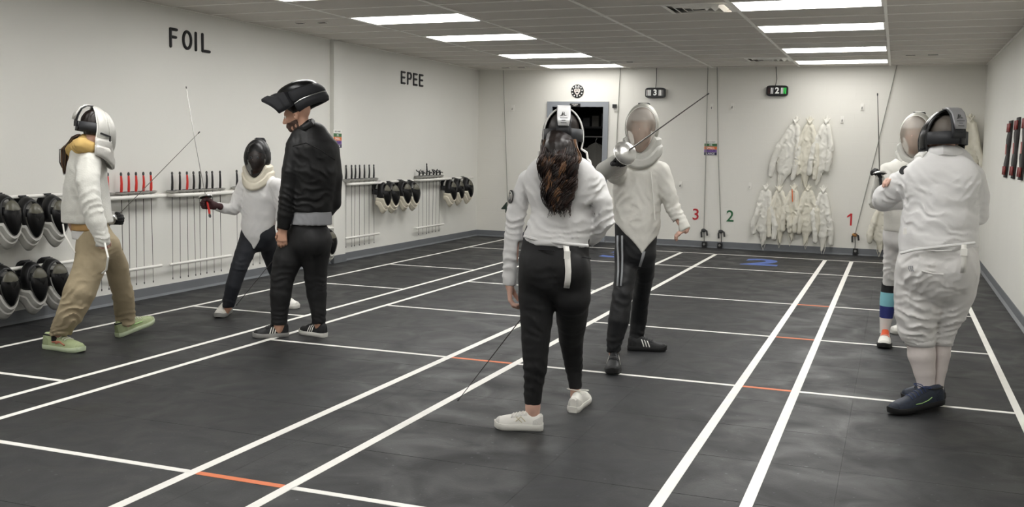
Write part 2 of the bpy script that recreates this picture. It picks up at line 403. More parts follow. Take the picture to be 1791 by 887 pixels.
def cloth_dark(i, x, c):
    t = thing('hanging_garment', ['charcoal coat on the store rail beyond the doorway, first from its left jamb', 'pale grey garment on the store rail beyond the doorway', 'black coat on the store rail beside the right jamb', 'dark coat on the store rail half behind the black mask'][i], 'coat', (x, YB+1.0, 1.62), 'coats in the dark store')
    m = MB(); rows = []
    for z, wd, d in ((0, .02, .02), (-.05, .12, .04), (-.12, .19, .06), (-.5, .2, .08), (-1.0, .22, .09)):
        rows.append([(wd*math.cos(a)*(1+.1*math.sin(5*a+i)), d*math.sin(a)*(1+.25*math.sin(7*a+i)), z) for a in np.linspace(0, 2*PI, 22)[:-1]])
    m.grid(rows, 0, True).build('cloth', mat('store_cloth_%s' % c[1:], c, .9), t)
    for s in (-1, 1): MB().tube([(s*.15, 0, -.1), (s*.22, .0, -.4), (s*.23, -.02, -.72)], [.06, .06, .045], 10).build('sleeve', MATS['store_cloth_%s' % c[1:]], t)
    MB().tube([(0, 0, -.03), (0, 0, .04), (.02, 0, .07), (.0, 0, .1), (-.02, 0, .08)], .004, 6).build('hook', m_steel, t)
tag(MB().tube([(-6.3, YB+1.0, 1.72), (-3.9, YB+1.0, 1.72)], .016, 10).build('clothes_rail', m_steel), 'steel clothes rail across the dark store behind the doorway', 'rail')
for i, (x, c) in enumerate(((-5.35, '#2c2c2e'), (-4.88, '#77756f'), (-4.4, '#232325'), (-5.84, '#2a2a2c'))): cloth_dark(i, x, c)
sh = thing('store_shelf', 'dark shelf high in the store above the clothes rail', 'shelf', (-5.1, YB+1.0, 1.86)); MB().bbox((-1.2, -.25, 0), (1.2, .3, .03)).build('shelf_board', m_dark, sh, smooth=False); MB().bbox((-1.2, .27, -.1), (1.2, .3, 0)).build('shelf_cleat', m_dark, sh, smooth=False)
for i in range(4):
    x = -5.0+.16*i; hgt = .14+.04*((i*7) % 3)
    b = thing('storage_bin', ['first', 'second', 'third', 'fourth'][i]+' from the left of the dark boxes on the store shelf', 'box', (x, YB+.9, 1.89), 'boxes on the store shelf')
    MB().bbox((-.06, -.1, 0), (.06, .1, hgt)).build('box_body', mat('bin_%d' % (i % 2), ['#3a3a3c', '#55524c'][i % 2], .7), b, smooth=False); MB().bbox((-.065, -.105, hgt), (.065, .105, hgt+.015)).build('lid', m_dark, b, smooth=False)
# ceiling: tiles and grid (the grid runs slightly askew to the room, as in the photograph)
ceil = struct('ceiling', MB().bbox((XL-.15, YF-.15, ZC+.05), (XR+.15, YB+.15, ZC+.25)), m_ceil)
RX = [-4.047-2*1.2905, -4.047-1.2905, -4.047, -2.745, -1.446, -.170, 1.106]
PITCH_Y, Y0C, SK = .585, 9.03, -.052
rowy = lambda k, x: Y0C+k*PITCH_Y+SK*(x+1.43)
RUNS = {2: [], 3: [], 5: []}
light_rows = {1: (-17, -14, -10, -7, -3, 0, 3, 7, 10), 4: (-17, -14, -10, -7, -3, 0, 3, 7, 10)}
vent_at = {(3, 0): 1, (3, 9): 1}
tile_me = {}
def quad_prism(x0, x1, k, gap, z0, z1):
    c = [(x0+gap, rowy(k, x0)+gap), (x1-gap, rowy(k, x1)+gap), (x1-gap, rowy(k+1, x1)-gap), (x0+gap, rowy(k+1, x0)-gap)]
    return MB().add([(x, y, z0) for x, y in c]+[(x, y, z1) for x, y in c], [(3, 2, 1, 0), (4, 5, 6, 7)]+[(i, (i+1) % 4, 4+(i+1) % 4, 4+i) for i in range(4)])
k0 = -23; k1 = 11
for i in range(6):
    xa, xb = RX[i], RX[i+1]
    if i == 0: xa = XL
    for k in range(k0, k1+1):
        if i in light_rows and k in light_rows[i]: continue
        if (i, k) in vent_at: xe = xb-.62; quad_prism(xa, xe, k, .004, ZC+.004+random.uniform(0, .003), ZC+.02).build('ceiling_tile', m_ceil, ceil, smooth=False); continue
        if rowy(k+1, xa) > YB+.4: continue
        quad_prism(xa, xb, k, .004, ZC+.003+random.uniform(0, .004), ZC+.02).build('ceiling_tile', m_ceil, ceil, smooth=False)
for x in RX[1:6]: MB().bbox((x-.014, YF, ZC-.003), (x+.014, YB, ZC+.012)).build('grid_runner', m_runner, ceil, smooth=False)
for k in range(k0, k1+2):
    y0, y1 = rowy(k, XL), rowy(k, XR)
    if max(y0, y1) > YB: continue
    MB().add([(XL, y0-.012, ZC-.001), (XR, y1-.012, ZC-.001), (XR, y1+.012, ZC-.001), (XL, y0+.012, ZC-.001), (XL, y0-.012, ZC+.012), (XR, y1-.012, ZC+.012), (XR, y1+.012, ZC+.012), (XL, y0+.012, ZC+.012)],
             [(0, 1, 2, 3), (7, 6, 5, 4), (0, 4, 5, 1), (1, 5, 6, 2), (2, 6, 7, 3), (3, 7, 4, 0)]).build('cross_runner', m_runner, ceil, smooth=False)
for nm, x in (('left', XL), ('right', XR)): MB().bbox((min(x, x+.022*(1 if nm == 'left' else -1)), YF, ZC-.002), (max(x, x+.022*(1 if nm == 'left' else -1)), YB, ZC+.01)).build('wall_angle', m_runner, ceil, smooth=False)
MB().bbox((XL, YB-.022, ZC-.002), (XR, YB, ZC+.01)).build('wall_angle', m_runner, ceil, smooth=False)
m_lamp_far = mat('lamp_diffuser_dimmed', '#ffffff', .6, emit=((1, .985, .95), PANEL_LIGHT*.5))  # same panels with emission halved, so the back wall is not washed out
m_lamp = mat('lamp_diffuser', '#ffffff', .6, emit=((1, .99, .965), PANEL_LIGHT))
order = ['nearest', 'second', 'third', 'fourth', 'fifth', 'sixth', 'seventh', 'eighth', 'ninth']
for i, ks in light_rows.items():
    nv = [k for k in ks if k >= (-3 if i == 1 else 0)]
    for k in ks:
        xa, xb = RX[i], RX[i+1]
        side = 'left' if i == 1 else 'right'
        lb = ('%s from the back wall of the white ceiling panels in the %s row' % (['furthest', 'second', 'third', 'fourth', 'fifth', 'sixth', 'seventh', 'eighth', 'ninth'][len(ks)-1-ks.index(k)], side)).replace('furthest from the back wall', 'nearest to the back wall')
        t = thing('ceiling_light', lb, 'light', ((xa+xb)/2, rowy(k+.5, (xa+xb)/2), ZC), 'glowing ceiling panels')
        off = ((xa+xb)/2, rowy(k+.5, (xa+xb)/2), ZC)
        m = quad_prism(xa+.02, xb-.02, k, .012, ZC+.002, ZC+.014); m.build('diffuser', m_lamp_far if k == 10 else m_lamp, t, off, smooth=False)
        fr = MB(); q = [np.array(v) for v in quad_prism(xa, xb, k, .002, ZC-.002, ZC+.02).v[:4]]; p = [np.array(v) for v in quad_prism(xa+.02, xb-.02, k, .012, ZC-.002, ZC+.02).v[:4]]
        fr.add(q+p+[v+(0, 0, .02) for v in q]+[v+(0, 0, .02) for v in p], [(a, (a+1) % 4, 4+(a+1) % 4, 4+a) for a in range(4)]+[(8+a, 12+a, 12+(a+1) % 4, 8+(a+1) % 4) for a in range(4)]+[(4+a, 4+(a+1) % 4, 12+(a+1) % 4, 12+a) for a in range(4)])
        fr.build('light_frame', m_runner, t, off, smooth=False)
def hvac(k, lb):
    x0, x1 = RX[4]-.61, RX[4]-.015; ya, yb = rowy(k, x0)+.01, rowy(k+1, x0)-.02; c = V3(((x0+x1)/2, (ya+yb)/2, ZC))
    t = thing('air_vent', lb, 'vent', c); hw, hd = (x1-x0)/2, (yb-ya)/2
    def ring(a, b, z0, z1, nm, m):
        r0 = [(-hw*a, -hd*a, z0), (hw*a, -hd*a, z0), (hw*a, hd*a, z0), (-hw*a, hd*a, z0)]; r1 = [(x*b/a, y*b/a, z1) for x, y, z in r0]
        MB().grid([r0, r1], 0, True).build(nm, m, t, smooth=False, solid=.006)
    ring(1, .88, 0, -.004, 'vent_frame', m_runner)
    for a, b, z in ((.84, .66, -.012), (.56, .42, -.012), (.34, .2, -.012)): ring(a, b, .03, z, 'louver', m_runner)
    MB().bbox((-hw*.9, -hd*.9, .045), (hw*.9, hd*.9, .05)).build('duct', m_dark, t, smooth=False)
hvac(0, 'square air vent with nested louvres beside the nearest ceiling panel in view'); hvac(9, 'square air vent with nested louvres high above the wall box reading 2')
for i, (xa, xb, y, lb) in enumerate(((-6.119, -6.025, 9.5, 'left slot of the pair of ceiling slots above the black jacketed man'), (-5.85, -5.75, 9.5, 'right slot of the pair of ceiling slots above the black jacketed man'), (-6.07, -5.93, 15.42, 'left slot of the pair of ceiling slots by the left back corner'), (-5.79, -5.66, 15.42, 'right slot of the pair of ceiling slots by the left back corner'), (-3.8, -3.7, 14.67, 'right slot of the pair of ceiling slots above the box reading 3'), (-4.05, -3.95, 14.67, 'left slot of the pair of ceiling slots above the box reading 3'), (.022, .153, 14.2, 'left slot of the pair of ceiling slots right of the right panel row'), (.288, .425, 14.17, 'right slot of the pair of ceiling slots right of the right panel row'))):
    t = thing('ceiling_slot', lb, 'vent', ((xa+xb)/2, y, ZC), 'small dark ceiling slots'); wd = (xb-xa)/2
    MB().bbox((-wd, -.035, -.006), (wd, .035, .002)).build('slot_plate', m_runner, t, smooth=False); MB().bbox((-wd*.9, -.026, -.009), (wd*.9, .026, -.0058)).build('slot_opening', mat('slot_dark', '#4d4a46', .8), t, smooth=False)
# ---------------------------------------------------------------- lettering and signs
def lettering(name, txt, y0, y1, z0, z1, lb, fat):
    """stroke letters standing proud of the left wall"""
    t = thing(name, lb, 'sign', (XL, (y0+y1)/2, (z0+z1)/2)); n = len(txt); h = z1-z0
    S = {'F': [[(0, 0), (0, 1), (1, 1)], [(0, .55), (.85, .55)]], 'I': [[(.5, 0), (.5, 1)]], 'L': [[(0, 1), (0, 0), (1, 0)]],
         'O': [[(.5+.55*math.sin(a), .5+.5*math.cos(a)) for a in np.linspace(0, 2*PI, 25)]],
         'E': [[(1, 1), (0, 1), (0, 0), (1, 0)], [(0, .52), (.9, .52)]], 'P': [[(0, 0), (0, 1), (.75, 1), (.95, .9), (1, .75), (.95, .6), (.75, .48), (0, .48)]]}
    return t, S, h
def put_letters(t, S, spans, z0, h, r, m):
    c = V3(t.location)
    for ch, a, b in spans:
        mb = MB()
        for st_ in S[ch]:
            P = [V3((XL+.004, a+(b-a)*u, z0+h*v))-c for u, v in st_]
            for p, q in zip(P[:-1], P[1:]): mb.capsule(p, q, r, 8)
        mb.build('letter', m, t)
m_letter = mat('letter_black', '#1d1d1e', .5)
t, S, h = lettering('wall_sign', 'FOIL', 8.117, 8.742, 2.41, 2.59, 'black raised letters FOIL high on the left wall', 1)
put_letters(t, S, [('F', 8.135, 8.225), ('O', 8.33, 8.435), ('I', 8.47, 8.56), ('L', 8.62, 8.73)], 2.425, .165, .0155, m_letter)
t, S, h = lettering('wall_sign', 'EPEE', 13.02, 13.74, 2.38, 2.56, 'black raised letters EPEE on the left wall past the column', 1)
put_letters(t, S, [('E', 13.045, 13.15), ('P', 13.24, 13.35), ('E', 13.43, 13.54), ('E', 13.63, 13.735)], 2.395, .155, .0155, m_letter)
for ch, px, py, c, lb in (('4', 883, 364, '#3c4a40', 'dark grey digit 4 on the back wall beside the sleeve badge'), ('3', 1217, 376, '#b8242c', 'red digit 3 on the back wall by the left cable'), ('2', 1277, 379, '#2f6b45', 'green digit 2 on the back wall'), ('1', 1487, 384, '#c2202a', 'red digit 1 low on the back wall beside hanging jackets')):
    p = PY(px, py, YB); t = thing('wall_digit', lb, 'number', p, 'painted strip numbers'); (MB().text(ch, .25, up(0, -.003, 0), .003, 0, .008) if ch != '1' else MB().bbox((.0, -.006, -.09), (.026, 0, .09)).add([(.0, -.006, .09), (-.045, -.006, .05), (-.045, -.006, .025), (.004, -.006, .06), (.0, 0, .09), (-.045, 0, .05), (-.045, 0, .025), (.004, 0, .06)], [(0, 1, 2, 3), (7, 6, 5, 4), (0, 4, 5, 1), (1, 5, 6, 2), (2, 6, 7, 3), (3, 7, 4, 0)])).build('digit', mat('digit_'+c[1:], c, .5), t, smooth=False)
def size_chart(name, c, R, lb):
    t = thing(name, lb, 'sign', M=R)
    MB().bbox((-.1, -.004, -.115), (.1, 0, .115)).build('paper', m_white, t, smooth=False)
    rows = [('SIZE CHART', .092, .03, '#e9e8e2', '#303030'), ('XS', .047, .044, '#3f6e46', '#ffffff'), ('SMALL', .001, .046, '#e07a3c', '#ffffff'), ('MEDIUM', -.044, .042, '#7d5aa6', '#2c2440'), ('LARGE', -.089, .046, '#24224a', '#ffffff')]
    for tx, z, hh, c1, c2 in rows:
        MB().bbox((-.098, -.0052, z-hh/2), (.098, -.0042, z+hh/2)).build('size_band', mat('band_'+c1[1:], c1, .5), t, smooth=False)
        MB().text(tx, hh*.95 if len(tx) < 8 else .026, up(0, -.0058, z), .0005).build('size_text', mat('ink_'+c2[1:], c2, .5), t, smooth=False)
p = PY(1243, 259, YB); size_chart('size_chart', p, Matrix.Translation(p), 'colour banded size chart on the back wall beside two hanging cables')
p = PX(590, 243, XL+.057); size_chart('size_chart', p, frame(p, (0, 1, 0), (-1, 0, 0), (0, 0, 1)), 'colour banded size chart on the white wall column')
# round club badge above the door
p = PY(1010, 159.5, YB); t = thing('wall_emblem', 'round black and white club badge above the doorway', 'emblem', p)
MB()._lathe([(0, 0), (.108, 0), (.108, .012), (.1, .016), (0, .016)], (0, 0, 0), V3((0, -1, 0)), 40, 0).build('disc', m_black, t)
for k in range(11):
    a = 2*PI*k/11+.28; MB().box((.085*math.sin(a), -.018, .085*math.cos(a)), (.017, .004, .02), Matrix.Rotation(a, 3, 'Y')).build('badge_letter', m_white, t, smooth=False)
sh = [(-.052, .03), (-.03, .038), (0, .03), (.03, .038), (.052, .03), (.05, -.005), (.03, -.04), (0, -.065), (-.03, -.04), (-.05, -.005)]
MB().add([(x, -.0175, z) for x, z in sh]+[(x, -.0205, z) for x, z in sh], [tuple(range(10)), tuple(range(19, 9, -1))]+[(i, (i+1) % 10, 10+(i+1) % 10, 10+i) for i in range(10)]).build('shield', mat('badge_pale', '#d9cfc8', .5), t, smooth=False)
MB().add([(-.028, -.0215, -.012), (.028, -.0215, -.012), (0, -.0215, -.042)], [(0, 1, 2)]).box((-.02, -.0215, .012), (.03, .001, .009)).box((.022, -.0215, .014), (.026, .001, .009)).build('shield_mark', m_black, t, smooth=False)
for x, r in ((-.028, -.3), (0, 0), (.028, .3)): MB().box((x, -.0185, .06), (.009, .004, .034), Matrix.Rotation(r, 3, 'Y')).build('plume', m_white, t, smooth=False)
MB().bbox((-.006, -.0205, -.09), (.006, -.0165, -.062)).build('tip', m_white, t, smooth=False)
# score boxes
m_on = mat('lamp_white', '#f2f2ee', .4, emit=((1, 1, .97), .12)); m_grn = mat('lamp_green', '#2fbf4a', .4, emit=((.05, .8, .12), .35)); m_off = mat('lamp_off_red', '#3c1a1e', .4)
for px, py, ch, bars, cx, cy, lb in ((1146.5, 162.5, '3', [(-.13, m_on, .009), (-.111, m_on, .01), (-.092, m_on, .009), (-.073, m_on, .011), (.064, m_on, .012), (.085, m_on, .013), (.107, m_on, .006), (.125, m_steel, .006)], 1148, 122, 'black scoring box reading 3 hung by a cord on the back wall'),
                        (1359.5, 159, '2', [(-.128, m_off, .012), (-.108, m_off, .01), (-.086, m_on, .012), (-.064, m_on, .012), (.062, m_on, .011), (.083, m_on, .011), (.104, m_grn, .012), (.127, m_grn, .012)], 1356, 117, 'black scoring box reading 2 with green bars hung on the back wall')):
    p = PY(px, py, YB-.03); t = thing('scoring_box', lb, 'scoreboard', p)
    bx = MB(); q = []
    for a in range(24):
        an = 2*PI*a/24+PI/24; cs, sn = math.cos(an), math.sin(an); q.append((.16*np.sign(cs)*abs(cs)**.35, .08*np.sign(sn)*abs(sn)**.35))
    bx.add([(x, -.03, z) for x, z in q]+[(x, .03, z) for x, z in q], [tuple(range(23, -1, -1)), tuple(range(24, 48))]+[(i, (i+1) % 24, 24+(i+1) % 24, 24+i) for i in range(24)]).build('case', m_black, t, smooth=False)
    for x, m, wd in bars: MB().bbox((x-wd/2, -.0335, -.045), (x+wd/2, -.0302, .045)).build('lamp_bar', m, t, smooth=False)
    MB().text(ch, .125, up(0, -.0325, 0), .0015, 0, .03).build('digit', m_on, t, smooth=False)
    e = PY(cx, cy, YB-.02); MB().tube([(-.03*(ch == '2'), 0, .07), (e-p)*.5+(.008, 0, 0), e-p+(0, 0, .1)], .006, 6).build('cord', mat('cord_gray', '#5d5d5b', .6), t)
# cable runs on the back wall
m_cable = mat('cable', '#96968f', .6); m_knot = mat('cable_plug', '#3c3c3c', .5); m_brown = mat('tan_cord', '#a9763f', .7)
runs = [([(880, 126), (887, 330), (889, 408)], 'thin grey cable down the back wall left of the doorway', 0), ([(1085, 122), (1079, 230), (1076, 410)], 'thin grey cable down the back wall right of the doorway', 0),
        ([(1238, 119), (1235, 260), (1231, 404)], 'grey cable down the back wall at the left edge of the size chart', 1), ([(1254, 119), (1256, 260), (1261, 406)], 'grey cable down the back wall right of the size chart', 1), ([(1570, 112), (1533, 262), (1495, 412)], 'grey cable slanting down the back wall to the digit 1', 2)]
for P, lb, kn in runs:
    q = [PY(x, y, YB-.02) for x, y in P]; t = thing('hanging_cable', lb, 'cable', q[-1], 'cables down the back wall')
    o = q[-1]; MB().tube([q[0]-o+(0, 0, .03), q[1]-o, q[2]-o], .006, 6).build('wire', m_cable, t)
    if kn:
        MB().tube([(-.03, -.01, -.1), (-.035, -.02, -.02), (0, -.025, .03), (.05, -.02, .0), (.06, -.015, -.07)], .014, 7).build('plug_tail', m_knot, t)
        MB().ball((0, -.02, .01), (.04, .02, .03), 6).build('knot', m_brown if kn == 2 else m_knot, t)
        MB().tube([(0, 0, 0), (.012, 0, -.12), (.01, 0, -.25)], .005, 6).build('lower_wire', m_knot, t)
for px, py, lb in ((1232, 428, 'left of two black floor sockets on the back baseboard by digit 3'), (1259, 430, 'right of two black floor sockets on the back baseboard by digit 3'), (1496, 440, 'black floor socket on the back baseboard below digit 1')):
    p = PY(px, py, YB-.04); t = thing('wall_socket', lb, 'socket', p, 'cable sockets at the baseboard')
    MB().bbox((-.035, -.03, -.045), (.035, .03, .045)).build('socket_body', m_black, t, smooth=False); MB()._lathe([(.018, 0), (.018, .02), (.0, .02)], (0, -.03, 0.01), V3((0, -1, 0)), 12, 0).build('jack', m_steel, t)
p = PY(1075, 188, YB-.03); t = thing('wall_sensor', 'small black sensor with white plate right of the doorway', 'sensor', p)
MB().bbox((-.03, -.03, -.01), (.03, .03, .05)).build('sensor_body', m_black, t, smooth=False); MB().bbox((-.01, .01, -.06), (.06, .03, -.01)).build('sensor_plate', m_white, t, smooth=False)
hooks = [(897, 189, 'small white hook on the back wall left of the doorway'), (1245, 187, 'white hook on the back wall right of the two cables, upper left one'), (1281, 186, 'white hook on the back wall below the boxes reading 3 and 2'), (1473, 209, 'empty white hook right of the upper hanging jackets'), (1508, 187, 'small white hook left of the raised blade by the slanting cable'), (1312, 325, 'empty white hook left of the lower hanging jackets'), (1190, 323, 'white switch plate on the back wall left of digit 3')]
for px, py, lb in hooks:
    p = PY(px, py, YB-.008); t = thing('wall_hook', lb, 'hook', p)
    MB().bbox((-.022, -.008, -.05), (.022, .008, .05)).build('plate', m_white, t, smooth=False); MB().tube([(0, -.008, .0), (0, -.035, -.03), (0, -.045, -.01)], .006, 6).build('peg', m_steel if px not in (1312,) else m_white, t)
# banners of straps on the right wall
m_band = mat('belt_black', '#2b2726', .7, bump=(80, .2)); m_red = mat('belt_red', '#7e2a28', .5, vary=(40, .35)); m_pink = mat('belt_pink', '#c9837e', .5)
for i, (ya, za, yb, zb) in enumerate(((11.95, 1.89, 12.2, 1.28), (11.24, 1.9, 11.42, 1.285), (10.55, 1.9, 10.72, 1.285))):
    t = thing('weapon_holder', ['furthest', 'middle', 'nearest'][i]+' of the black and red strap panels hung on the right wall', 'wall panel', (XR-.015, ya, (za+zb)/2), 'strap panels on the right wall')
    hgt = (za-zb); rows = []
    for k in range(13):
        f = k/12; z = za-hgt*f-(za+zb)/2; y = (yb-ya)*f; wv = .012*math.sin(f*14+i)
        rows.append([(-.004+wv*.6, y+.19+wv, z), (.004, y-.06+wv, z)])
    MB().grid(rows).build('strap_panel', m_band, t, solid=.012)
    for f0, f1 in ((.05, .2), (.8, .95)):
        for s in (-1, 1):
            y = lambda f: (yb-ya)*f+.065+s*.075
            MB().grid([[(-.02, y(f)+.035, za-hgt*f-(za+zb)/2), (-.016, y(f)-.035, za-hgt*f-(za+zb)/2)] for f in (f0, f1)]).build('red_clip', m_red, t, solid=.012)
    MB().box((-.02, (yb-ya)*.5+.065, 0), (.008, .05, .11)).build('centre_mark', m_pink, t, smooth=False)
# ================================================================ fencing gear
m_blade = mat('blade_steel', '#55534f', .4, .8); m_blade2 = mat('bright_blade', '#8f8d88', .35, .8); m_guard = mat('guard_steel', '#d2d1cd', .3, .75)
m_lining = mat('dark_lining', '#3f3b37', .9); m_red_grip = mat('red_grip', '#d8342a', .5); m_blk_grip = mat('black_grip', '#1a1a1b', .5); m_gpad = mat('guard_pad', '#4a4a49', .8)
def foil_parts(t, grip_m, L=.9, R=.055, grip='french', deep=.028, blade_m=None, bend=0.0, rb=.0035):
    """blade runs along -Z from the guard at the origin, grip along +Z"""
    n = 8; MB().tube([(bend*((i/n)**2), 0, -L*i/n) for i in range(n+1)], [rb*(1-.45*i/n) for i in range(n+1)], 6).build('blade', blade_m or m_blade, t)
    MB().capsule((bend, 0, -L), (bend, 0, -L-.012), .005, 6).build('blade_tip', m_gpad, t)
    prof = [(0, -deep)]+[(R*math.sin(a), -deep*math.cos(a)) for a in np.linspace(.25, PI/2, 6)]+[(R*1.03, .001), (R*.97, .002)]+[(R*.96*math.sin(a), -(deep-.003)*math.cos(a)) for a in np.linspace(PI/2, .0, 5)]
    MB()._lathe(prof, (0, 0, 0), V3((0, 0, 1)), 22, 0).build('guard', m_guard, t)
    MB()._lathe([(0, -.002), (R*.8, -.002), (R*.8, .003), (0, .003)], (0, 0, 0), V3((0, 0, 1)), 16, 0).build('guard_pad', m_gpad, t)
    if grip == 'french':
        MB().tube([(0, 0, 0), (.003, 0, .03), (.006, 0, .08), (.004, 0, .13), (0.002, 0, .15)], [.011, .0125, .011, .01, .009], 8).build('grip', grip_m, t)
        MB()._lathe([(.007, 0), (.011, .012), (.01, .026), (.004, .034), (0, .034)], (.002, 0, .15), V3((0, 0, 1)), 10, 0).build('pommel', m_gpad, t)
    else:
        MB().tube([(0, 0, 0), (.004, 0, .03), (.0, 0, .07)], [.012, .013, .009], 8).tube([(0, 0, .035), (.03, 0, .045), (.045, 0, .035)], .008, 7).tube([(0, 0, .05), (-.035, 0, .07), (-.045, 0, .09)], .008, 7).build('grip', grip_m, t)
        MB()._lathe([(.006, 0), (.007, .01), (0, .012)], (0, 0, .07), V3((0, 0, 1)), 8, 0).build('pommel', m_gpad, t)
    return t
def weapon_rack(y0, y1, ztop, zlow, lb, ylow=None):
    t = thing('weapon_rack', lb, 'rack', (XL, (y0+y1)/2, ztop)); a, b = y0-(y0+y1)/2, y1-(y0+y1)/2; D = .135; rr = .019
    MB().tube([(0, a, 0), (D-.05, a, 0), (D-.015, a+.012, 0), (D, a+.05, 0), (D, b-.05, 0), (D-.015, b-.012, 0), (D-.05, b, 0), (0, b, 0)], rr, 10).build('shelf_pipe', m_white, t)
    for k in range(2): MB().bbox((.012+.075*k, a+.02, -.012), (.045+.065*k, b-.02, .004)).build('slotted_board', mat('rack_board', '#9c9a95', .7), t, smooth=False)
    la, lo = (y0, y1) if ylow is None else ylow; m = (y0+y1)/2
    MB().capsule((.075, la-m, zlow-ztop), (.075, lo-m, zlow-ztop), .015, 10).build('lower_bar', m_white, t)
    for y in (la-m+.08, lo-m-.08): MB().tube([(0, y, zlow-ztop), (.075, y, zlow-ztop)], .009, 8).build('bar_bracket', m_white, t)
    return t
protos = {}
def sword(kind, pos, lb, grp, rot=0, lean=(0, 0)):
    M = Matrix.Translation(tuple(pos)) @ Matrix.Rotation(lean[0], 4, 'X') @ Matrix.Rotation(lean[1], 4, 'Y') @ Matrix.Rotation(rot, 4, 'Z')
    if kind not in protos:
        t = thing(kind[0], lb, 'sword', M=M, group=grp)
        foil_parts(t, m_red_grip if kind[1] == 'red' else m_blk_grip, kind[2], .058 if kind[0] == 'foil' else .067, kind[3], .026 if kind[0] == 'foil' else .042)
        protos[kind] = t; return t
    return copy_tree(protos[kind], M, lb, grp)
RED, BLK, EPF, EPP = ('foil', 'red', .86, 'french'), ('foil', 'black', .86, 'french'), ('epee', 'black', .87, 'french'), ('epee', 'black', .86, 'pistol')
ORD = ['first', 'second', 'third', 'fourth', 'fifth', 'sixth', 'seventh', 'eighth']
def ysword(px, py): return PX(px, py, XL+.068)[1]
racks = [(None, 7.05, 7.89, .985, .308, (7.0, 7.86), 'white wall rack of red gripped foils behind the left fencer', 'foils on the red gripped rack',
          [(174, RED), (188.4, RED), (212, RED), (225, RED), (237.6, RED), (250.6, RED), (264, RED)], 'foil with red grip on the rack behind the left fencer'),
         (None, 8.04, 8.98, .98, .302, (8.0, 8.96), 'white wall rack of black gripped foils between the two left fencers', 'foils on the black gripped rack',
          [(301, BLK), (314.5, BLK), (327, RED), (338.6, BLK), (349, BLK), (361, BLK), (371.5, BLK), (385, BLK)], 'foil on the black gripped rack between the left fencers'),
         (None, 9.07, 10.1, .985, .31, (9.08, 10.05), 'white wall rack behind the small fencer in black mask', 'foils behind the small fencer',
          [(414, BLK), (427, BLK), (441, BLK), (455, BLK), (466, BLK)], 'foil on the rack behind the small fencer'),
         (None, 11.42, 12.37, 1.0, .30, (11.38, 12.27), 'white wall rack of straight gripped epees past the column', 'epees on the rack past the column',
          [(605, EPF), (614.7, EPF), (621, EPF), (628.5, EPF), (637, EPF), (645.3, EPF), (653.5, EPF)], 'straight gripped epee on the rack past the column'),
         (None, 13.5, 14.56, 1.003, .294, (13.43, 14.39), 'white wall rack of pistol gripped epees between two mask clusters', 'epees between the mask clusters',
          [(733, EPP), (739.5, EPP), (746, EPF), (750.6, EPP), (758, EPP), (763, EPP), (769, EPP)], 'epee on the rack between the two mask clusters')]
for _, y0, y1, zt, zl, low, lb, grp, sw, base_lb in racks:
    weapon_rack(y0, y1, zt, zl, lb, low); n = len(sw)
    for i, (px, kind) in enumerate(sw):
        pos = (XL+.068, ysword(px, 330), zt+.045 if kind[0] == 'foil' else zt+.062)
        if base_lb.startswith('foil on the black') and kind is RED: l2 = 'only red gripped foil on the black gripped rack, third from its left'
        else: l2 = ORD[i]+' from left '+base_lb
        sword(kind, pos, l2, grp, random.uniform(-.6, .6), (random.uniform(-.012, .012), random.uniform(-.01, .01)))
# ---------------------------------------------------------------- fencing masks
m_mesh = mat('black_mask_mesh', '#08080a', .32, .3, alpha=.04); m_mesh_open = mat('black_mask_mesh_open', '#060607', .28, .2, alpha=.45); m_mesh_side = mat('black_mask_side', '#0d0d0f', .4, .2)
m_bib = mat('white_bib', '#c4c3bd', .75, bump=(50, .2)); m_bibc = mat('cream_bib', '#ddd6c4', .8, bump=(50, .1)); m_bibg = mat('grey_bib', '#b5b4ae', .7, bump=(50, .15)); m_bibk = mat('black_bib', '#16171b', .8)
m_trim = mat('mask_trim', '#1b1b1d', .5); m_pad = mat('mask_pad', '#b9b59f', .9); m_strap = mat('strap_black', '#26272a', .6); m_tongue = mat('silver_tongue', '#c9c9c9', .35, .5)
m_clear = mat('pale_mask_mesh', '#a0968a', .5, .2, alpha=.45); m_clear_side = mat('pale_mask_side', '#aaa9a0', .45, .3); m_lame = mat('silver_lame', '#cfcec8', .42, .3, bump=(160, .25)); m_ink = mat('ink_black', '#222224', .6)
def outline(th, s=1.0):
    c, sn = math.cos(th), math.sin(th); z = .128*c if c > 0 else .165*c
    x = .097*sn*(1-.30*(max(0, -c))**1.5)*(1+.02*c)
    return V3((x*s, .052-.032*c, z*s))
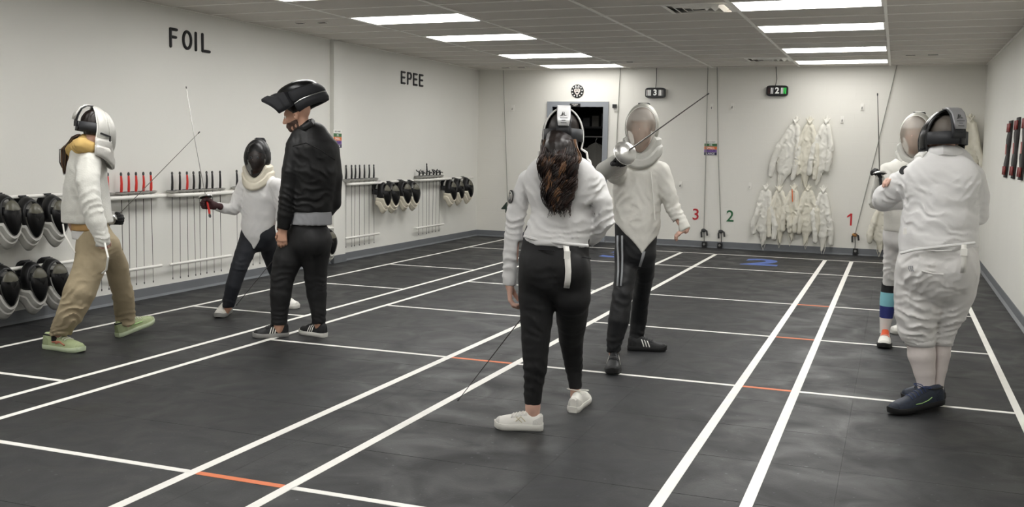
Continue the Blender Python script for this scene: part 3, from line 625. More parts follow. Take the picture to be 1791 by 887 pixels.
def mask_parts(t, M, mesh=m_mesh, side=m_mesh_side, bib=m_bib, trim=m_trim, strap=True, tongue=m_strap, marks=False, pad=m_pad, size=1.0, off=(0, 0, 0), rim_m=None, n=36, band=True, fwd=.15, cover=None, liner=None, vee=0.0, lining=None, flare=0.0, edge_m=None):
    lining = lining or m_lining
    """M puts the mask frame (x right, y forward, z up, origin between the ears) into the frame of the parent + off"""
    S = lambda p: V3(p)*size; X = lambda pts: app(M, [S(p) for p in pts]); ths = [2*PI*i/n for i in range(n)]; cen = V3((0, 0, -.01))
    def dome(s, push=.07, k=1.0):
        r = []
        for th in ths:
            e = outline(th); p = cen+(e-cen)*s*k; p[1] = .046+(e[1]-.046)*s+push*math.sqrt(max(0, 1-s*s)); r.append(p)
        return r
    g = MB().grid([X(dome(s)) for s in (.02, .25, .45, .62, .76, .87, .95, 1.0)], 0, True); g.build('face_mesh', mesh, t, off)
    MB().tube(X([outline(th) for th in ths]+[outline(0)]), .004*size, 6, caps=False).build('face_trim', trim, t, off)
    if pad: # lining pad behind the forehead
        rows = []
        for s in (.38, .48, .6, .72, .84, .93):
            tm = math.acos(min(1, .365/s)) if s > .366 else .1; r = []
            for th in np.linspace(-tm, tm, 15):
                e = outline(th); p = cen+(e-cen)*s*.965; p[1] = .046+(e[1]-.046)*s+.064*math.sqrt(max(0, 1-s*s)); r.append(p)
            rows.append(X(r))
        MB().grid(rows).build('forehead_pad', pad, t, off, solid=.003)
    if liner:
        rows = []
        for s in (.05, .3, .55, .75, .9, .98): rows.append([p for p in dome(s, .058, .95)])
        MB().grid([X([r[i % n] for i in range(n//5, n-n//5+1)]) for r in rows]).build('inner_liner', liner, t, off)
    T = math.radians(112); arc = np.linspace(-T, T, 27)
    def rim(th):
        c = math.cos(th); return V3((.103*math.sin(th), -.03-.022*max(0, c), .148*c if c > 0 else .17*c))
    def mid(th, f):
        a, b = outline(th), rim(th); p = a+(b-a)*f; q = 1+.10*math.sin(PI*f); p[0] *= q; p[2] *= 1+.07*math.sin(PI*f); return p
    MB().grid([X([mid(th, f) for th in arc]) for f in (0, .2, .4, .6, .8, 1)]).build('side_mesh', side, t, off, solid=.004)
    MB().grid([X([mid(th, f)*(.955, 1, .955) for th in arc]) for f in (0.05, .3, .6, .9)]).build('side_lining', lining, t, off)
    MB().tube(X([rim(th) for th in arc]), .0045*size, 7).build('rear_rim', rim_m or trim, t, off)
    if cover: # cloth hood closing the back
        rows = []
        for f in (0, .3, .6, .85, 1.0): rows.append(X([rim(th)+(V3((.015*math.sin(th), -.155, .02+.115*max(0, math.cos(th))**.7))-rim(th)*(0, 0, 1)*.0-rim(th)*(1, 0, 0))*(0, f, 0)+V3((-rim(th)[0]*.55*f**3, .105*f*f, -.05*f**3*max(0, math.cos(th)))) for th in arc]))
        MB().grid(rows).build('back_cover', cover, t, off, solid=.004)
    us = np.linspace(-1, 1, 31)
    def top(u):
        if abs(u) > .72:
            f = (abs(u)-.72)/.28; th = T*np.sign(u); return outline(th)*(1-f)+rim(th)*f
        return outline(PI-u*(PI-T)/.72) if u >= 0 else outline(PI-u*(PI-T)/.72)
    def low(u):
        a = u*PI/2; return V3(((.118-.02*vee+flare)*math.sin(a), -.03+fwd*math.cos(a)**.8, -.175+.015*vee-(.085+.03*vee)*max(0, math.cos(a))**(1.3+.8*vee)))
    rows = []
    for f in (0, .15, .3, .45, .55, .7, .85, 1.0):
        r = []
        for u in us:
            p = top(u)*(1-f)+low(u)*f; o = unit((p[0], p[1]-.0, 0)); b = .016*abs(math.sin(PI*f*2.5))+.008*abs(math.sin(u*5)); r.append(p+o*b*(1 if 0 < f < 1 else .3))
        rows.append(r)
    MB().grid([X(r) for r in rows]).build('bib', bib, t, off, solid=.012)
    MB().tube(X([low(u) for u in us]), .0065*size, 6).build('bib_edge', bib, t, off)
    for sg in (-1, 1): MB().tube(X([r[-1 if sg > 0 else 0] for r in rows]), .006*size, 6).build('bib_side_edge', edge_m or bib, t, off)
    if strap:
        P = [(-.052, .15), (-.09, .146), (-.122, .12), (-.14, .075), (-.148, .03), (-.146, .0)]
        MB().grid([X([(x, y, z) for x in (-.037, -.02, .0, .02, .037)]) for y, z in P]).build('back_tongue', m_strap, t, off, solid=.005)
        tg = [(-.07, .153), (-.1, .146), (-.131, .124), (-.15, .083), (-.158, .045)]
        rows = [X([(x*(1 if i < 4 else .8), y-.004, z) for x in (-.034, -.029, 0, .029, .034)]) for i, (y, z) in enumerate(tg)]
        tp = MB().grid(rows).build('tongue_pad', tongue, t, off, solid=.012)
        if marks:
            def on(z, x): # a point on the tongue face
                f = [(b[1]-a[1]) and (a, b) for a, b in zip(tg[:-1], tg[1:]) if b[1] <= z <= a[1]][0]; a, b = f; k = (z-a[1])/(b[1]-a[1]); return V3((x, a[0]+(b[0]-a[0])*k-.0125, z))
            mk = MB()
            for ln in ([(-.012, .098), (-.004, .118)], [(-.004, .118), (-.004, .098)], [(-.010, .106), (.0, .107)], [(.003, .116), (.004, .098)], [(.004, .099), (.014, .1)], [(-.017, .096), (-.006, .099)]): mk.tube(X([on(z, x) for x, z in ln]), .0014*size, 5)
            for z, h in ((.085, .02), (.073, .01), (.06, .015)): mk.tube(X([on(z, -h), on(z, h)]), .0014*size, 5)
            mk.build('tongue_print', m_ink, t, off)
        if band:
            rows = []
            for z in (-.028, .036):
                rows.append(X([(.102*math.sin(a), -.02-.122*math.cos(a), z) for a in np.linspace(-PI/2, PI/2, 19)]))
            MB().grid(rows).build('elastic_band', m_strap, t, off, solid=.005)
            MB().grid([X([(.104*math.sin(a), -.022-.124*math.cos(a), z) for a in np.linspace(.12, .42, 4)]) for z in (-.029, .037)]).build('band_keeper', m_black, t, off, solid=.007)
    return t
mk_proto = {}
def wall_mask(px, py, lb, grp, yaw=0, tilt=-6, dx=.15, bib=m_bib, key='w', lean=0):
    p = PX(px, py, XL+dx+.08); p[0] -= .08; M = heading(p, yaw, tilt, lean)
    if key not in mk_proto:
        t = thing('fencing_mask', lb, 'mask', M=M, group=grp); mask_parts(t, Matrix.Identity(4), bib=bib, n=28, fwd=.055, mesh=m_mesh_open, liner=m_black, vee=1.0); mk_proto[key] = t; return t
    return copy_tree(mk_proto[key], M, lb, grp)
def mask_pipe(y0, y1, z, lb):
    t = thing('mask_rail', lb, 'rail', (XL, (y0+y1)/2, z)); h = (y1-y0)/2
    MB().capsule((.07, -h, 0), (.07, h, 0), .016, 10).build('rail_pipe', m_white, t)
    for y in (-h+.06, h-.06): MB().tube([(0, y, 0), (.07, y, 0)], .01, 8).build('rail_bracket', m_white, t)
mask_pipe(5.5, 6.86, 1.035, 'white wall rail carrying the upper row of masks at far left'); mask_pipe(5.5, 6.83, .458, 'white wall rail carrying the lower row of masks at far left')
for px, py, lb in ((-22, 372, 'mask at the very left edge of the photo, upper row, mostly cut off'), (24, 375, 'upper row black mask at far left, left of the two whole ones'), (64, 379, 'upper row black mask at far left, second from the picture edge'), (108, 374, 'upper row black mask half hidden behind the white fleece')):
    wall_mask(px, py, lb, 'upper row of masks at far left', random.uniform(-4, 4), random.uniform(-9, -4))
for px, py, lb in ((-24, 502, 'mask at the left picture edge, lower row, mostly cut off'), (20, 499, 'lower row black mask nearest the left picture edge'), (71, 492, 'lower row black mask in the middle above the baseboard'), (107, 485, 'lower row black mask at the right end of the rail')):
    wall_mask(px, py, lb, 'lower row of masks at far left', random.uniform(-4, 4), random.uniform(-9, -4))
mask_pipe(10.55, 11.05, .46, 'white rail low on the wall behind the black jacketed man')
wall_mask(583, 421, 'single black mask hanging low on the wall behind the black jacketed man', None, -12, -6)
mask_pipe(12.62, 13.3, 1.0, 'white rail of the four masks between the epee racks'); mask_pipe(14.85, 15.55, 1.0, 'white rail of the masks nearest the left back corner')
for i, px in enumerate((679, 694, 715, 730)): wall_mask(px, 338-(i > 1)*3, ORD[i]+' from left of the four black masks hanging between the epee racks', 'masks between the epee racks', random.uniform(-14, 4), -6, key='c', bib=m_bibc)
for i, px in enumerate((795, 808, 824)): wall_mask(px, 331-2*i, ORD[i]+' from left of the three black masks by the left back corner', 'masks by the left back corner', random.uniform(-14, 4), -6, key='c', bib=m_bibc)
# ---------------------------------------------------------------- jackets hanging on the back wall
m_cloth = mat('white_cotton', '#e2e0d8', .85, bump=(60, .15), vary=(4, .05)); m_cream = mat('cream_cotton', '#dedacc', .85, bump=(60, .15), vary=(4, .05))
def hung_jacket(px, py, L, wd, lean, lb, grp, seed, m=m_cloth, strap=True, detail=None):
    p = PY(px, py, YB-.06); t = thing('fencing_jacket', lb, 'jacket', p, grp); rg = random.Random(seed)
    s = SDF((-.38, -.14, -L-.16), (.38, .09, .12), .0125); lx = lambda z: lean*z/-L
    c = lambda x, y, z: V3((x+lx(z), y, z)); W = (1, 0, 0)
    zs = [.02, -.08, -.2, -.38, -.55, -.72]; ws = [.022, .05, .6*wd, .95*wd, wd, .75*wd]
    zs = [z*L/.95 for z in zs]
    s.chain([c(0, -.0, z) for z in zs], ws, .03, W, [.02, .03, .045, .05, .05, .04])
    s.chain([c(0, 0, zs[-1]), c(rg.uniform(-.03, .03), 0, -L)], [.6*wd, .02], .03, W, [.035, .015])
    for sg in (-1, 1):
        a = rg.uniform(.6, 1.15)*wd*sg; e = rg.uniform(.9, 1.35)*wd*sg
        s.chain([c(.35*wd*sg, -.02, -.12*L), c(a, -.045, -.42*L), c(e, -.05, -.66*L), c(e*.95, -.04, -(.78+rg.uniform(0, .1))*L)], [.035, .05, .046, .038], .02)
    s.chain([c(-.05, -.03, 0), c(0, -.045, -.07), c(.05, -.03, 0)], .014, .015)
    s.folds([(c(0, 0, -.35*L), .35, (1, .2, .25), .085, .015), (c(0, 0, -.7*L), .3, (1, 0, -.3), .09, .015), (c(.1, 0, -.5*L), .2, (.3, 0, 1), .1, .008)], seed, .006)
    build_sdf(s, 'jacket_cloth', m, t, None)
    MB().tube([(0, .03, .03), (0, -.01, .05), (0, -.02, .03), (.0, 0, .0)], .006, 6).build('hanging_loop', m_white, t)
    if strap:
        q = lx(-L); MB().tube([(q-.03, -.02, -L*.8), (q-.03, -.04, -L*.98), (q, -.04, -L-.08), (q+.03, -.03, -L*.97), (q+.035, -.02, -L*.8)], .012, 6, flat=((0, 1, 0), .4)).build('crotch_strap', m, t)
    if detail: MB().tube([(lx(-.1)-.02, -.05, -.05), (lx(-.2)-.01, -.065, -.14), (lx(-.25), -.07, -.24)], .008, 6).build('coloured_trim', detail, t)
    return t
m_or = mat('orange_trim', '#d9713f', .6)
h = 'upper row of hanging jackets'; hung_jacket(1393, 208, 1.06, .15, -.20, 'leftmost upper hanging jacket, its body slanting to the left', h, 1); hung_jacket(1417, 208, 1.04, .125, -.05, 'middle upper hanging jacket with a narrow body', h, 2, m_cream); hung_jacket(1446, 208, .98, .13, -.09, 'rightmost upper hanging white jacket', h, 3)
h = 'lower row of hanging jackets'; hung_jacket(1340, 324, .92, .15, -.0, 'leftmost lower hanging jacket with a long hanging strap', h, 4); hung_jacket(1363, 326, .86, .12, .04, 'second from left of the lower hanging jackets', h, 5, m_cream); hung_jacket(1389, 325, .84, .11, -.02, 'lower hanging jacket with orange trim at the collar, middle of its row', h, 6, m_cream, True, m_or); hung_jacket(1414, 325, .88, .15, .0, 'fourth from left of the lower hanging jackets, broad and crumpled', h, 7, m_cream); hung_jacket(1440, 328, .95, .12, .04, 'rightmost lower hanging white jacket', h, 8)
hung_jacket(1697, 203, .95, .14, .05, 'cream jacket hanging high behind the black mask of the broad man', None, 9, m_cream, False); hung_jacket(1545, 352, .75, .13, -.02, 'cream jacket hanging low behind the fencer with striped socks', None, 10, m_cream, True)
# ================================================================ people
m_skin = mat('skin', '#c79a82', .55, bump=(90, .05), vary=(12, .06)); m_skin2 = mat('skin_pink', '#cfa694', .55, vary=(14, .07)); m_lip = mat('lips', '#a3645a', .5)
m_jw = mat('jacket_white', '#dad9d8', .7, bump=(26, .12), sheen=.2); m_jcot = mat('jacket_cotton', '#d3d1ca', .8, bump=(30, .18)); m_fleece = mat('white_fleece', '#d4d3cc', .95, bump=(70, .25), sheen=.4)
m_pb = mat('black_trousers', '#0e0e10', .7, bump=(40, .1)); m_navy = mat('navy_jeans', '#171a22', .75, bump=(60, .12)); m_track = mat('black_track_pants', '#141518', .55, bump=(30, .12)); m_khaki = mat('khaki_cotton', '#a3957a', .85, bump=(34, .2), vary=(6, .06))
m_bj = mat('black_jacket', '#0c0c0d', .55, bump=(35, .12), spec=.35); m_gt = mat('grey_tshirt', '#8f9093', .85); m_hood = mat('yellow_hood', '#c9a867', .9, bump=(40, .2)); m_tan = mat('tan_shirt', '#b5915f', .9)
m_hair1 = mat('dark_brown_hair', '#1a110e', .45); m_hair2 = mat('brown_hair', '#2e1d15', .42); m_hair3 = mat('golden_hair', '#6d4d33', .42); m_beard = mat('dark_beard', '#4e3a31', .8, vary=(120, .4))
m_breech = mat('white_breeches', '#d9d7d5', .75, bump=(30, .15)); m_sock = mat('white_sock', '#d6cdc9', .85, bump=(90, .15)); m_eye = mat('eye_white', '#e6e2dc', .3); m_iris = mat('iris', '#2a1d14', .3); m_glove = mat('maroon_glove', '#3a1c1e', .7, bump=(50, .2)); m_bglove = mat('black_glove', '#161617', .7)
m_shw = mat('shoe_white', '#e3e1da', .6); m_shsole = mat('shoe_sole_white', '#d9d7d0', .7); m_shg = mat('shoe_green', '#a9b58a', .6, vary=(20, .15)); m_shgs = mat('shoe_pale_sole', '#c2ceae', .7); m_shb = mat('shoe_black', '#18191b', .6); m_shn = mat('shoe_navy', '#1d2636', .6, vary=(60, .3)); m_lace = mat('lace_white', '#e9e7e0', .8); m_blace = mat('lace_black', '#1c1c1e', .8); m_orange2 = mat('orange_knit', '#d8582e', .7); m_solek = mat('sole_black', '#121213', .7); m_green = mat('green_line', '#9fc47c', .5); m_salmon = mat('salmon_mark', '#c9826a', .6)
class Fig:
    """a person: pixel-measured joints at true depth, radii from silhouette widths"""
    def __init__(s, label, fx, fy, Y=None):
        p = PZ(fx, fy); s.Y = p[1] if Y is None else Y; s.o = PY(fx, fy, s.Y)*(1, 1, 0)
        s.u = float((V3((s.o[0], s.Y, 0)) @ CF + 0)/FPX); s.t = thing('person', label, 'person', s.o)
    def J(s, px, py, dy=0.0): return PY(px, py, s.Y+dy)
    def C(s, L): return [s.J(*p[:2], p[3] if len(p) > 3 else 0) for p in L], [p[2]*s.u for p in L]
    def box(s, x0, y0, x1, y1, d0, d1, h):
        q = [s.J(x, y, d) for x in (x0, x1) for y in (y0, y1) for d in (d0, d1)]; return SDF(np.min(q, 0), np.max(q, 0), h)
def Wd(deg): a = math.radians(deg-90); return V3((math.cos(a), math.sin(a), 0))
def head_mesh(M, size=1.0, h=.0055, neck=.19):
    s = SDF((-.115, -.14, -.135-neck*.6), (.115, .15, .15), h)
    s.ell((0, -.018, .04), (.074, .093, .085), .02); s.ell((0, .03, -.03), (.06, .062, .08), .03); s.ell((0, .055, -.088), (.032, .03, .026), .03)
    s.chain([(-.05, .055, .024), (0, .078, .028), (.05, .055, .024)], .014, .02); s.ell((-.042, .06, -.03), (.02, .02, .02), .02).ell((.042, .06, -.03), (.02, .02, .02), .02)
    s.chain([(0, .084, .012), (0, .098, -.012), (0, .108, -.03)], [.008, .010, .013], .012).ell((-.012, .096, -.034), (.008, .01, .008), .008).ell((.012, .096, -.034), (.008, .01, .008), .008)
    for sg in (-1, 1): s.ell((sg*.031, .098, .004), (.017, .018, .011), .012, None, True)
    s.chain([(-.02, .084, -.06), (0, .092, -.058), (.02, .084, -.06)], .0065, .006).chain([(-.018, .083, -.071), (0, .09, -.071), (.018, .083, -.071)], .007, .006)
    for sg in (-1, 1):
        s.ell((sg*.079, -.012, -.006), (.009, .02, .033), .008, Matrix.Rotation(sg*-.3, 3, 'Z')); s.ell((sg*.087, -.006, -.002), (.006, .01, .018), .004, None, True)
    s.chain([(0, -.02, -.06), (0, -.032, -.12), (0, -.04, -.12-neck*.5)], [.056, .055, .062], .03)
    v, f = s.mesh(2); return s, np.array(app(M, v*size)), f
def head_region(M, size, fn, grow, h=.0055, amp=0.0, src=None):
    s = SDF((-.125, -.15, -.23), (.125, .16, .16), h); a, _, _ = head_mesh(Matrix.Identity(4), 1, h, .19)
    ii = np.round((s.lo-a.lo)/h).astype(int)
    F = np.full(s.n, .2); n = a.n; o = -ii
    # place the head field inside the larger grid
    sl = tuple(slice(max(0, o[i]), min(s.n[i], o[i]+n[i])) for i in range(3)); sa = tuple(slice(sl[i].start-o[i], sl[i].stop-o[i]) for i in range(3))
    F[sl] = a.F[sa]; s.F = F-grow
    if amp: s.disp(lambda P: amp*(noise3(P*(90, 90, 25), 3)-.4))
    s.cut(fn, .006); v, f = s.mesh(1); return np.array(app(M, v*size)), f
def eyes(t, M, off, size=1.0):
    for sg in (-1, 1):
        c = app(M, [V3((sg*.031, .076, .004))*size])[0]; e = MB().ball(c, .0125*size, 7).build('eye', m_eye, t, off)
        c2 = app(M, [V3((sg*.031, .0845, .004))*size])[0]; MB().ball(c2, .006*size, 5).build('iris', m_iris, e, off)
def hand_mesh(M, curl=.5, mirror=1, grow=0.0, size=1.0, spread=1.0, h=.0038, wrist=.06):
    """wrist at the origin, fingers along +Y, palm facing -Z, thumb towards +X"""
    s = SDF((-.08, -wrist-.03, -.11), (.1, .2, .05), h); g = grow
    for i, (x, L) in enumerate(((.03, .076), (.01, .084), (-.01, .078), (-.029, .062))):
        k = .084-.004*abs(i-1.2); s.chain([(x*.55, 0, 0), (x*.9*spread, k, .002)], [.014+g, .0115+g], .012)
        p = V3((x*spread, k, .002)); ang = curl*.5; pts = [p]
        for ln in (.45, .3, .25):
            p = p+V3((x*.08*spread, math.cos(ang), -math.sin(ang)))*L*ln; pts.append(p); ang += curl*.8
        s.chain(pts, [.0098+g, .0092+g, .0085+g, .0072+g], .004)
    s.chain([(.018, .012, -.006), (.042, .04, -.016), (.052, .066, -.028), (.05, .092, -.04)], [.016+g, .0125+g, .0105+g, .0085+g], .01)
    s.chain([(0, -wrist, 0), (0, .0, 0)], [.027+g, .025+g], .02, (1, 0, 0), [.022+g, .018+g])
    v, f = s.mesh(1); v = v*size; v[:, 0] *= mirror
    return np.array(app(M, v)), f
def join(parts):
    V = []; F = []; o = 0
    for v, f in parts: V.append(v); F.append(f+o); o += len(v)
    return np.concatenate(V), np.concatenate(F)
def HF(o, fingers, palm):
    y = unit(fingers); z = -unit(V3(palm)-y*np.dot(palm, y)); return frame(o, np.cross(y, z), y, z)
def body(fig, chains, extra, m=m_skin, h=.016):
    """one continuous figure under the clothes: trunk and limbs, with the finely cut head and hands set into it"""
    P = np.concatenate([c[0] for c in chains]); s = SDF(P.min(0)-.2, P.max(0)+.2, h)
    for c in chains:
        if len(c) == 2: s.chain(c[0], c[1], .03)
        else: s.chain(c[0], c[1], .03, c[2], c[3])
    v, f = join([s.mesh(1)]+extra); return link('body', v, f, m, fig.t, fig.o)
def shoe(fig, heel, toe, up_m, sole_m, lace_m, W=.104, H=.112, pitch=0.0, stripes=None, marks=None, tongue=None, loop=False, collar=None, roll=0.0, low=False):
    heel, toe = V3(heel), V3(toe); L = np.linalg.norm(toe-heel); x = unit(toe-heel); z = unit(V3((0, 0, 1))-x*x[2]); y = np.cross(z, x); k = L/.29
    xs = [0, .03, .1, .2, .32, .45, .58, .7, .82, .92, .98, 1.0]; ws = [.018, .028, .033, .034, .034, .038, .044, .048, .046, .036, .022, .006]; hs = [.075, .088, .09, .088, .09, .082, .07, .061, .054, .048, .04, .03]
    if low: hs = [.062, .07, .066, .066, .076, .072, .064, .058, .053, .048, .04, .03]
    A = lambda a, b, c: heel+x*a*L+y*b+z*c
    def surf(i, an, o=0.0):
        wd = np.interp(i, xs, ws)*W/.098+o; ht = np.interp(i, xs, hs)*H/.092-.02+o; c, s_ = math.cos(an), math.sin(an)
        return A(i, wd*np.sign(c)*abs(c)**.75, .02+ht*abs(s_)**.85)
    t = fig.t; o = fig.o
    up = MB().grid([[A(.004, 0, .035)]*17]+[[surf(i, a) for a in np.linspace(0, PI, 17)] for i in np.linspace(0, 1, 25)]+[[A(.998, 0, .025)]*17]); root = up.build('shoe', up_m, t, o)
    rows = []
    for zz, g in ((0, .9), (.006, 1.02), (.024, 1.08), (.034, 1.0)):
        r = []
        for i in list(np.linspace(0, 1, 22))+list(np.linspace(1, 0, 22)):
            pass
        n = 22; ring = [(q, 1) for q in np.linspace(0, 1, n)]+[(q, -1) for q in np.linspace(1, 0, n)]
        for q, sg in ring:
            wd = (np.interp(q, xs, ws)*W/.098+.003)*g; toe_up = .012*max(0, (q-.8)/.2)**2*k; r.append(A(-.012+q*1.03, sg*wd, zz+toe_up))
        rows.append(r)
    sm = MB().grid(rows, 0, True); n = len(rows[0]); sm.f.append(tuple(range(n-1, -1, -1))); sm.m.append(0); sm.f.append(tuple(3*n+j for j in range(n))); sm.m.append(0); sm.build('sole', sole_m, root, o)
    lm = MB()
    for q in (.36, .43, .5, .57, .63): lm.tube([surf(q+.02*math.sin(a*2), a, .002) for a in np.linspace(PI*.30, PI*.70, 7)], .0032, 5)
    if loop:
        for sg in (-1, 1): lm.tube([surf(.37, PI/2, .004)+y*sg*(.032-.032*math.cos(q))+z*(.022*math.sin(q*.5)-.012*(1-math.cos(q))*.5)+x*.016*math.sin(q) for q in np.linspace(0, 2*PI, 15)], .0028, 5)
    lm.build('laces', lace_m, root, o)
    acc = mat('lace_panel_'+up_m.name, tuple(c*.8 for c in MATS[up_m.name].node_tree.nodes['Principled BSDF'].inputs['Base Color'].default_value[:3]), .7, bump=(150, .2))
    MB().grid([[surf(q, a, .0015) for a in np.linspace(PI*.27, PI*.73, 9)] for q in np.linspace(.32, .66, 8)]).build('lace_panel', acc, root, o)
    MB().grid([[surf(q, a, .0018) for a in np.linspace(.05, PI-.05, 13)] for q in (.9, .94, .97, .99)]).build('toe_cap', acc, root, o)
    for sg in (0, 1): MB().grid([[surf(q, a if sg == 0 else PI-a, .0018) for a in np.linspace(.1, 1.0-q*2.5, 6)] for q in np.linspace(.0, .2, 6)]).build('heel_counter', acc, root, o)
    if tongue: MB().grid([[surf(q, a, .0035+(.02 if q < .3 else 0)) for a in np.linspace(PI*.36, PI*.64, 7)] for q in np.linspace(.22, .6, 8)]).build('tongue', tongue, root, o)
    if collar:
        MB().tube([surf(q, a, .001) for q, a in [(.02, PI*.35), (.1, PI*.3), (.2, PI*.31), (.3, PI*.36), (.34, PI*.5), (.3, PI*.64), (.2, PI*.69), (.1, PI*.7), (.02, PI*.65), (.0, PI*.5), (.02, PI*.35)]], .006, 6).build('collar', collar, root, o)
    if stripes:
        for sg in (0, 1):
            for j in range(3):
                q0 = .40+.075*j; rows = []
                for a in np.linspace(.12, .85, 7): an = a if sg == 0 else PI-a; rows.append([surf(q0-.09*a, an, .0022), surf(q0+.032-.09*a, an, .0022)])
                MB().grid(rows).build('stripe', stripes, root, o, solid=.001)
    for c, pts, wdt in (marks or []):
        for sg in (0, 1): MB().tube([surf(q, a if sg == 0 else PI-a, .002) for q, a in pts], wdt if not isinstance(wdt, tuple) else list(np.linspace(wdt[0], wdt[1], len(pts))), 5, flat=(z, 1)).build('side_mark', c, root, o)
    return root
def sdf_part(fig, s, name, m, relax=1): return build_sdf(s, name, m, fig.t, fig.o, relax)
def held_foil(name, lb, guard, tip, grip_m, R=.058, kind='french', deep=.028, bend=0.0, rb=.0035, blade_m=None):
    g, tp = V3(guard), V3(tip); L = np.linalg.norm(tp-g); z = unit(g-tp); xx = unit(np.cross((0, 0, 1), z) if abs(z[2]) < .95 else (1, 0, 0)); yy = np.cross(z, xx)
    t = thing(name, lb, 'sword', M=frame(g, xx, yy, z)); return foil_parts(t, grip_m, L, R, kind, deep, blade_m or m_blade2, bend, rb)
# ---------------------------------------------------------------- woman seen from behind, centre
F = Fig('woman seen from behind with a long curly ponytail and white jacket, centre front', 960, 738, 5.02); J = F.J
yl, yr = PZ(930, 750)[1]-F.Y, PZ(1011, 712)[1]-F.Y; HD = 108; W = Wd(HD)
hd = heading(J(985, 240, .06), 108, -4)
tor = F.C([(980, 278, 24), (984, 303, 55), (985, 340, 57), (984, 385, 55), (972, 420, 58), (970, 455, 63), (970, 485, 62)])
lleg = F.C([(941, 480, 34), (939, 520, 33), (938, 560, 29, yl*.4), (937, 592, 25.5, yl*.7), (936, 640, 22, yl), (932, 690, 16, yl), (932, 712, 14, yl), (931, 738, 12, yl)])
rleg = F.C([(1001, 480, 33), (1001, 520, 32), (1000, 560, 28, yr*.5), (999, 592, 23.5, yr*.8), (1003, 640, 18, yr), (1006, 672, 13, yr), (1007, 690, 11, yr), (1008, 705, 10.5, yr)])
larm = F.C([(924, 318, 19), (910, 348, 18), (902, 380, 17), (898, 415, 16.5), (895, 450, 16.5), (892, 480, 14), (891, 499, 12)])
rarm = F.C([(1041, 321, 19), (1053, 352, 17.5), (1057, 388, 17, .02), (1038, 412, 15.5, .10), (1012, 436, 12, .22)])
s = F.box(860, 245, 1095, 515, -.3, .42, .0078)
s.chain(tor[0][:5], tor[1][:5], .02, W, [.06, .10, .118, .125, .135]); s.chain(*larm, .022); s.chain(*rarm, .022)
s.chain([J(975, 266), J(978, 276)], 21*F.u, .02, W, .055)
s.chain([J(955, 284), J(928, 312)], [13*F.u, 15*F.u], .03).chain([J(1001, 284), J(1037, 315)], [13*F.u, 15*F.u], .03); s.ell(J(948, 320, -.075), (.09, .05, .12), .06).ell(J(1015, 320, -.075), (.09, .05, .12), .06)
hemp = J(972, 424); s.cut(lambda P: np.where(np.abs((P-J(972, 424)) @ W) < .19, J(972, 428)[2]-P[:, :, :, 2]+((P-J(972, 424)) @ W)*-.03, -.05) if False else np.where((P @ W < J(905, 440) @ W) | (P @ W > J(1036, 436) @ W), -.1, (J(972, 428)[2]-.03*((P-hemp) @ W))-P[..., 2]), .004)
cf = unit(larm[0][-1]-larm[0][-2]); s.cut(lambda P: np.where(P @ W < J(910, 470) @ W, (P-larm[0][-1]) @ cf, -.1), .003)
s.folds([(J(903, 385, -.04), .10, (.25, 0, 1), .045, .014), (J(1058, 390, -.03), .11, (-.6, .2, 1), .04, .018), (J(985, 410, -.13), .16, (.15, 0, 1), .055, .012), (J(935, 340, -.12), .09, (.8, 0, .6), .05, .008), (J(1028, 350, -.12), .10, (-.8, 0, .6), .045, .012), (J(893, 465, -.03), .09, (.2, 0, 1), .04, .009), (J(1046, 330, -.08), .07, (-.5, 0, 1), .04, .011)], 3, .006)
jk = sdf_part(F, s, 'jacket', m_jw)
MB().tube([J(x, y, -.128) for x, y in ((916, 413), (930, 417), (950, 421), (972, 424), (995, 427), (1018, 429), (1029, 430))], .008, 7).build('hem_seam', m_jw, jk, F.o)
MB().tube([J(952, 268, .03), J(955, 264, -.03), J(975, 262, -.075), J(1000, 266, -.04), J(1006, 270, .03)], .017, 8).build('collar', m_jw, jk, F.o)
bd = J(893, 343, -.045); n_ = unit(V3((-.75, -.65, .1))); MB()._lathe([(0, .012), (.036, .012), (.036, .017), (0, .017)], J(910, 346)+n_*.040, n_, 26, 0).build('sleeve_badge', m_black, jk, F.o)
MB().tube([J(910, 346)+n_*.0575+unit(np.cross(n_, (0, 0, 1)))*.026*math.cos(a)+V3((0, 0, 1))*.026*math.sin(a) for a in np.linspace(0, 2*PI, 20)], .002, 5).tube([J(910, 346)+n_*.0575+V3((0, 0, -.014)), J(910, 346)+n_*.0575+V3((0, 0, .016))], .003, 5).build('badge_print', m_white, jk, F.o)
s = F.box(885, 405, 1060, 725, min(0, yl)-.3, max(0, yr)+.3, .0085)
s.chain(tor[0][3:], [x*.99 for x in tor[1][3:]], .02, W, [.115, .122, .13, .125]); s.chain(*[q[:6]+[q[6]] if False else q for q in (lleg[0][:7], lleg[1][:7])], .03); s.chain(rleg[0][:7], rleg[1][:7], .03)
s.ell(J(943, 470, -.07), (.085, .085, .1), .04).ell(J(1000, 470, -.07), (.085, .085, .1), .04)
for pt in (J(931, 707, yl), J(1006, 680, yr)): s.cut(lambda P, pt=pt: np.where(np.abs((P-pt) @ W) < .11, pt[2]-P[..., 2], -.1), .003)
s.folds([(J(938, 560, -.08), .10, (.3, 0, 1), .045, .008), (J(1000, 590, -.08), .10, (-.3, 0, 1), .045, .009), (J(935, 650, yl), .13, (.2, 0, 1), .05, .010), (J(1004, 640, yr), .12, (-.2, 0, 1), .05, .008), (J(955, 490, -.12), .08, (-.2, 0, 1), .05, .008)], 9, .004)
tr = sdf_part(F, s, 'trousers', m_pb)
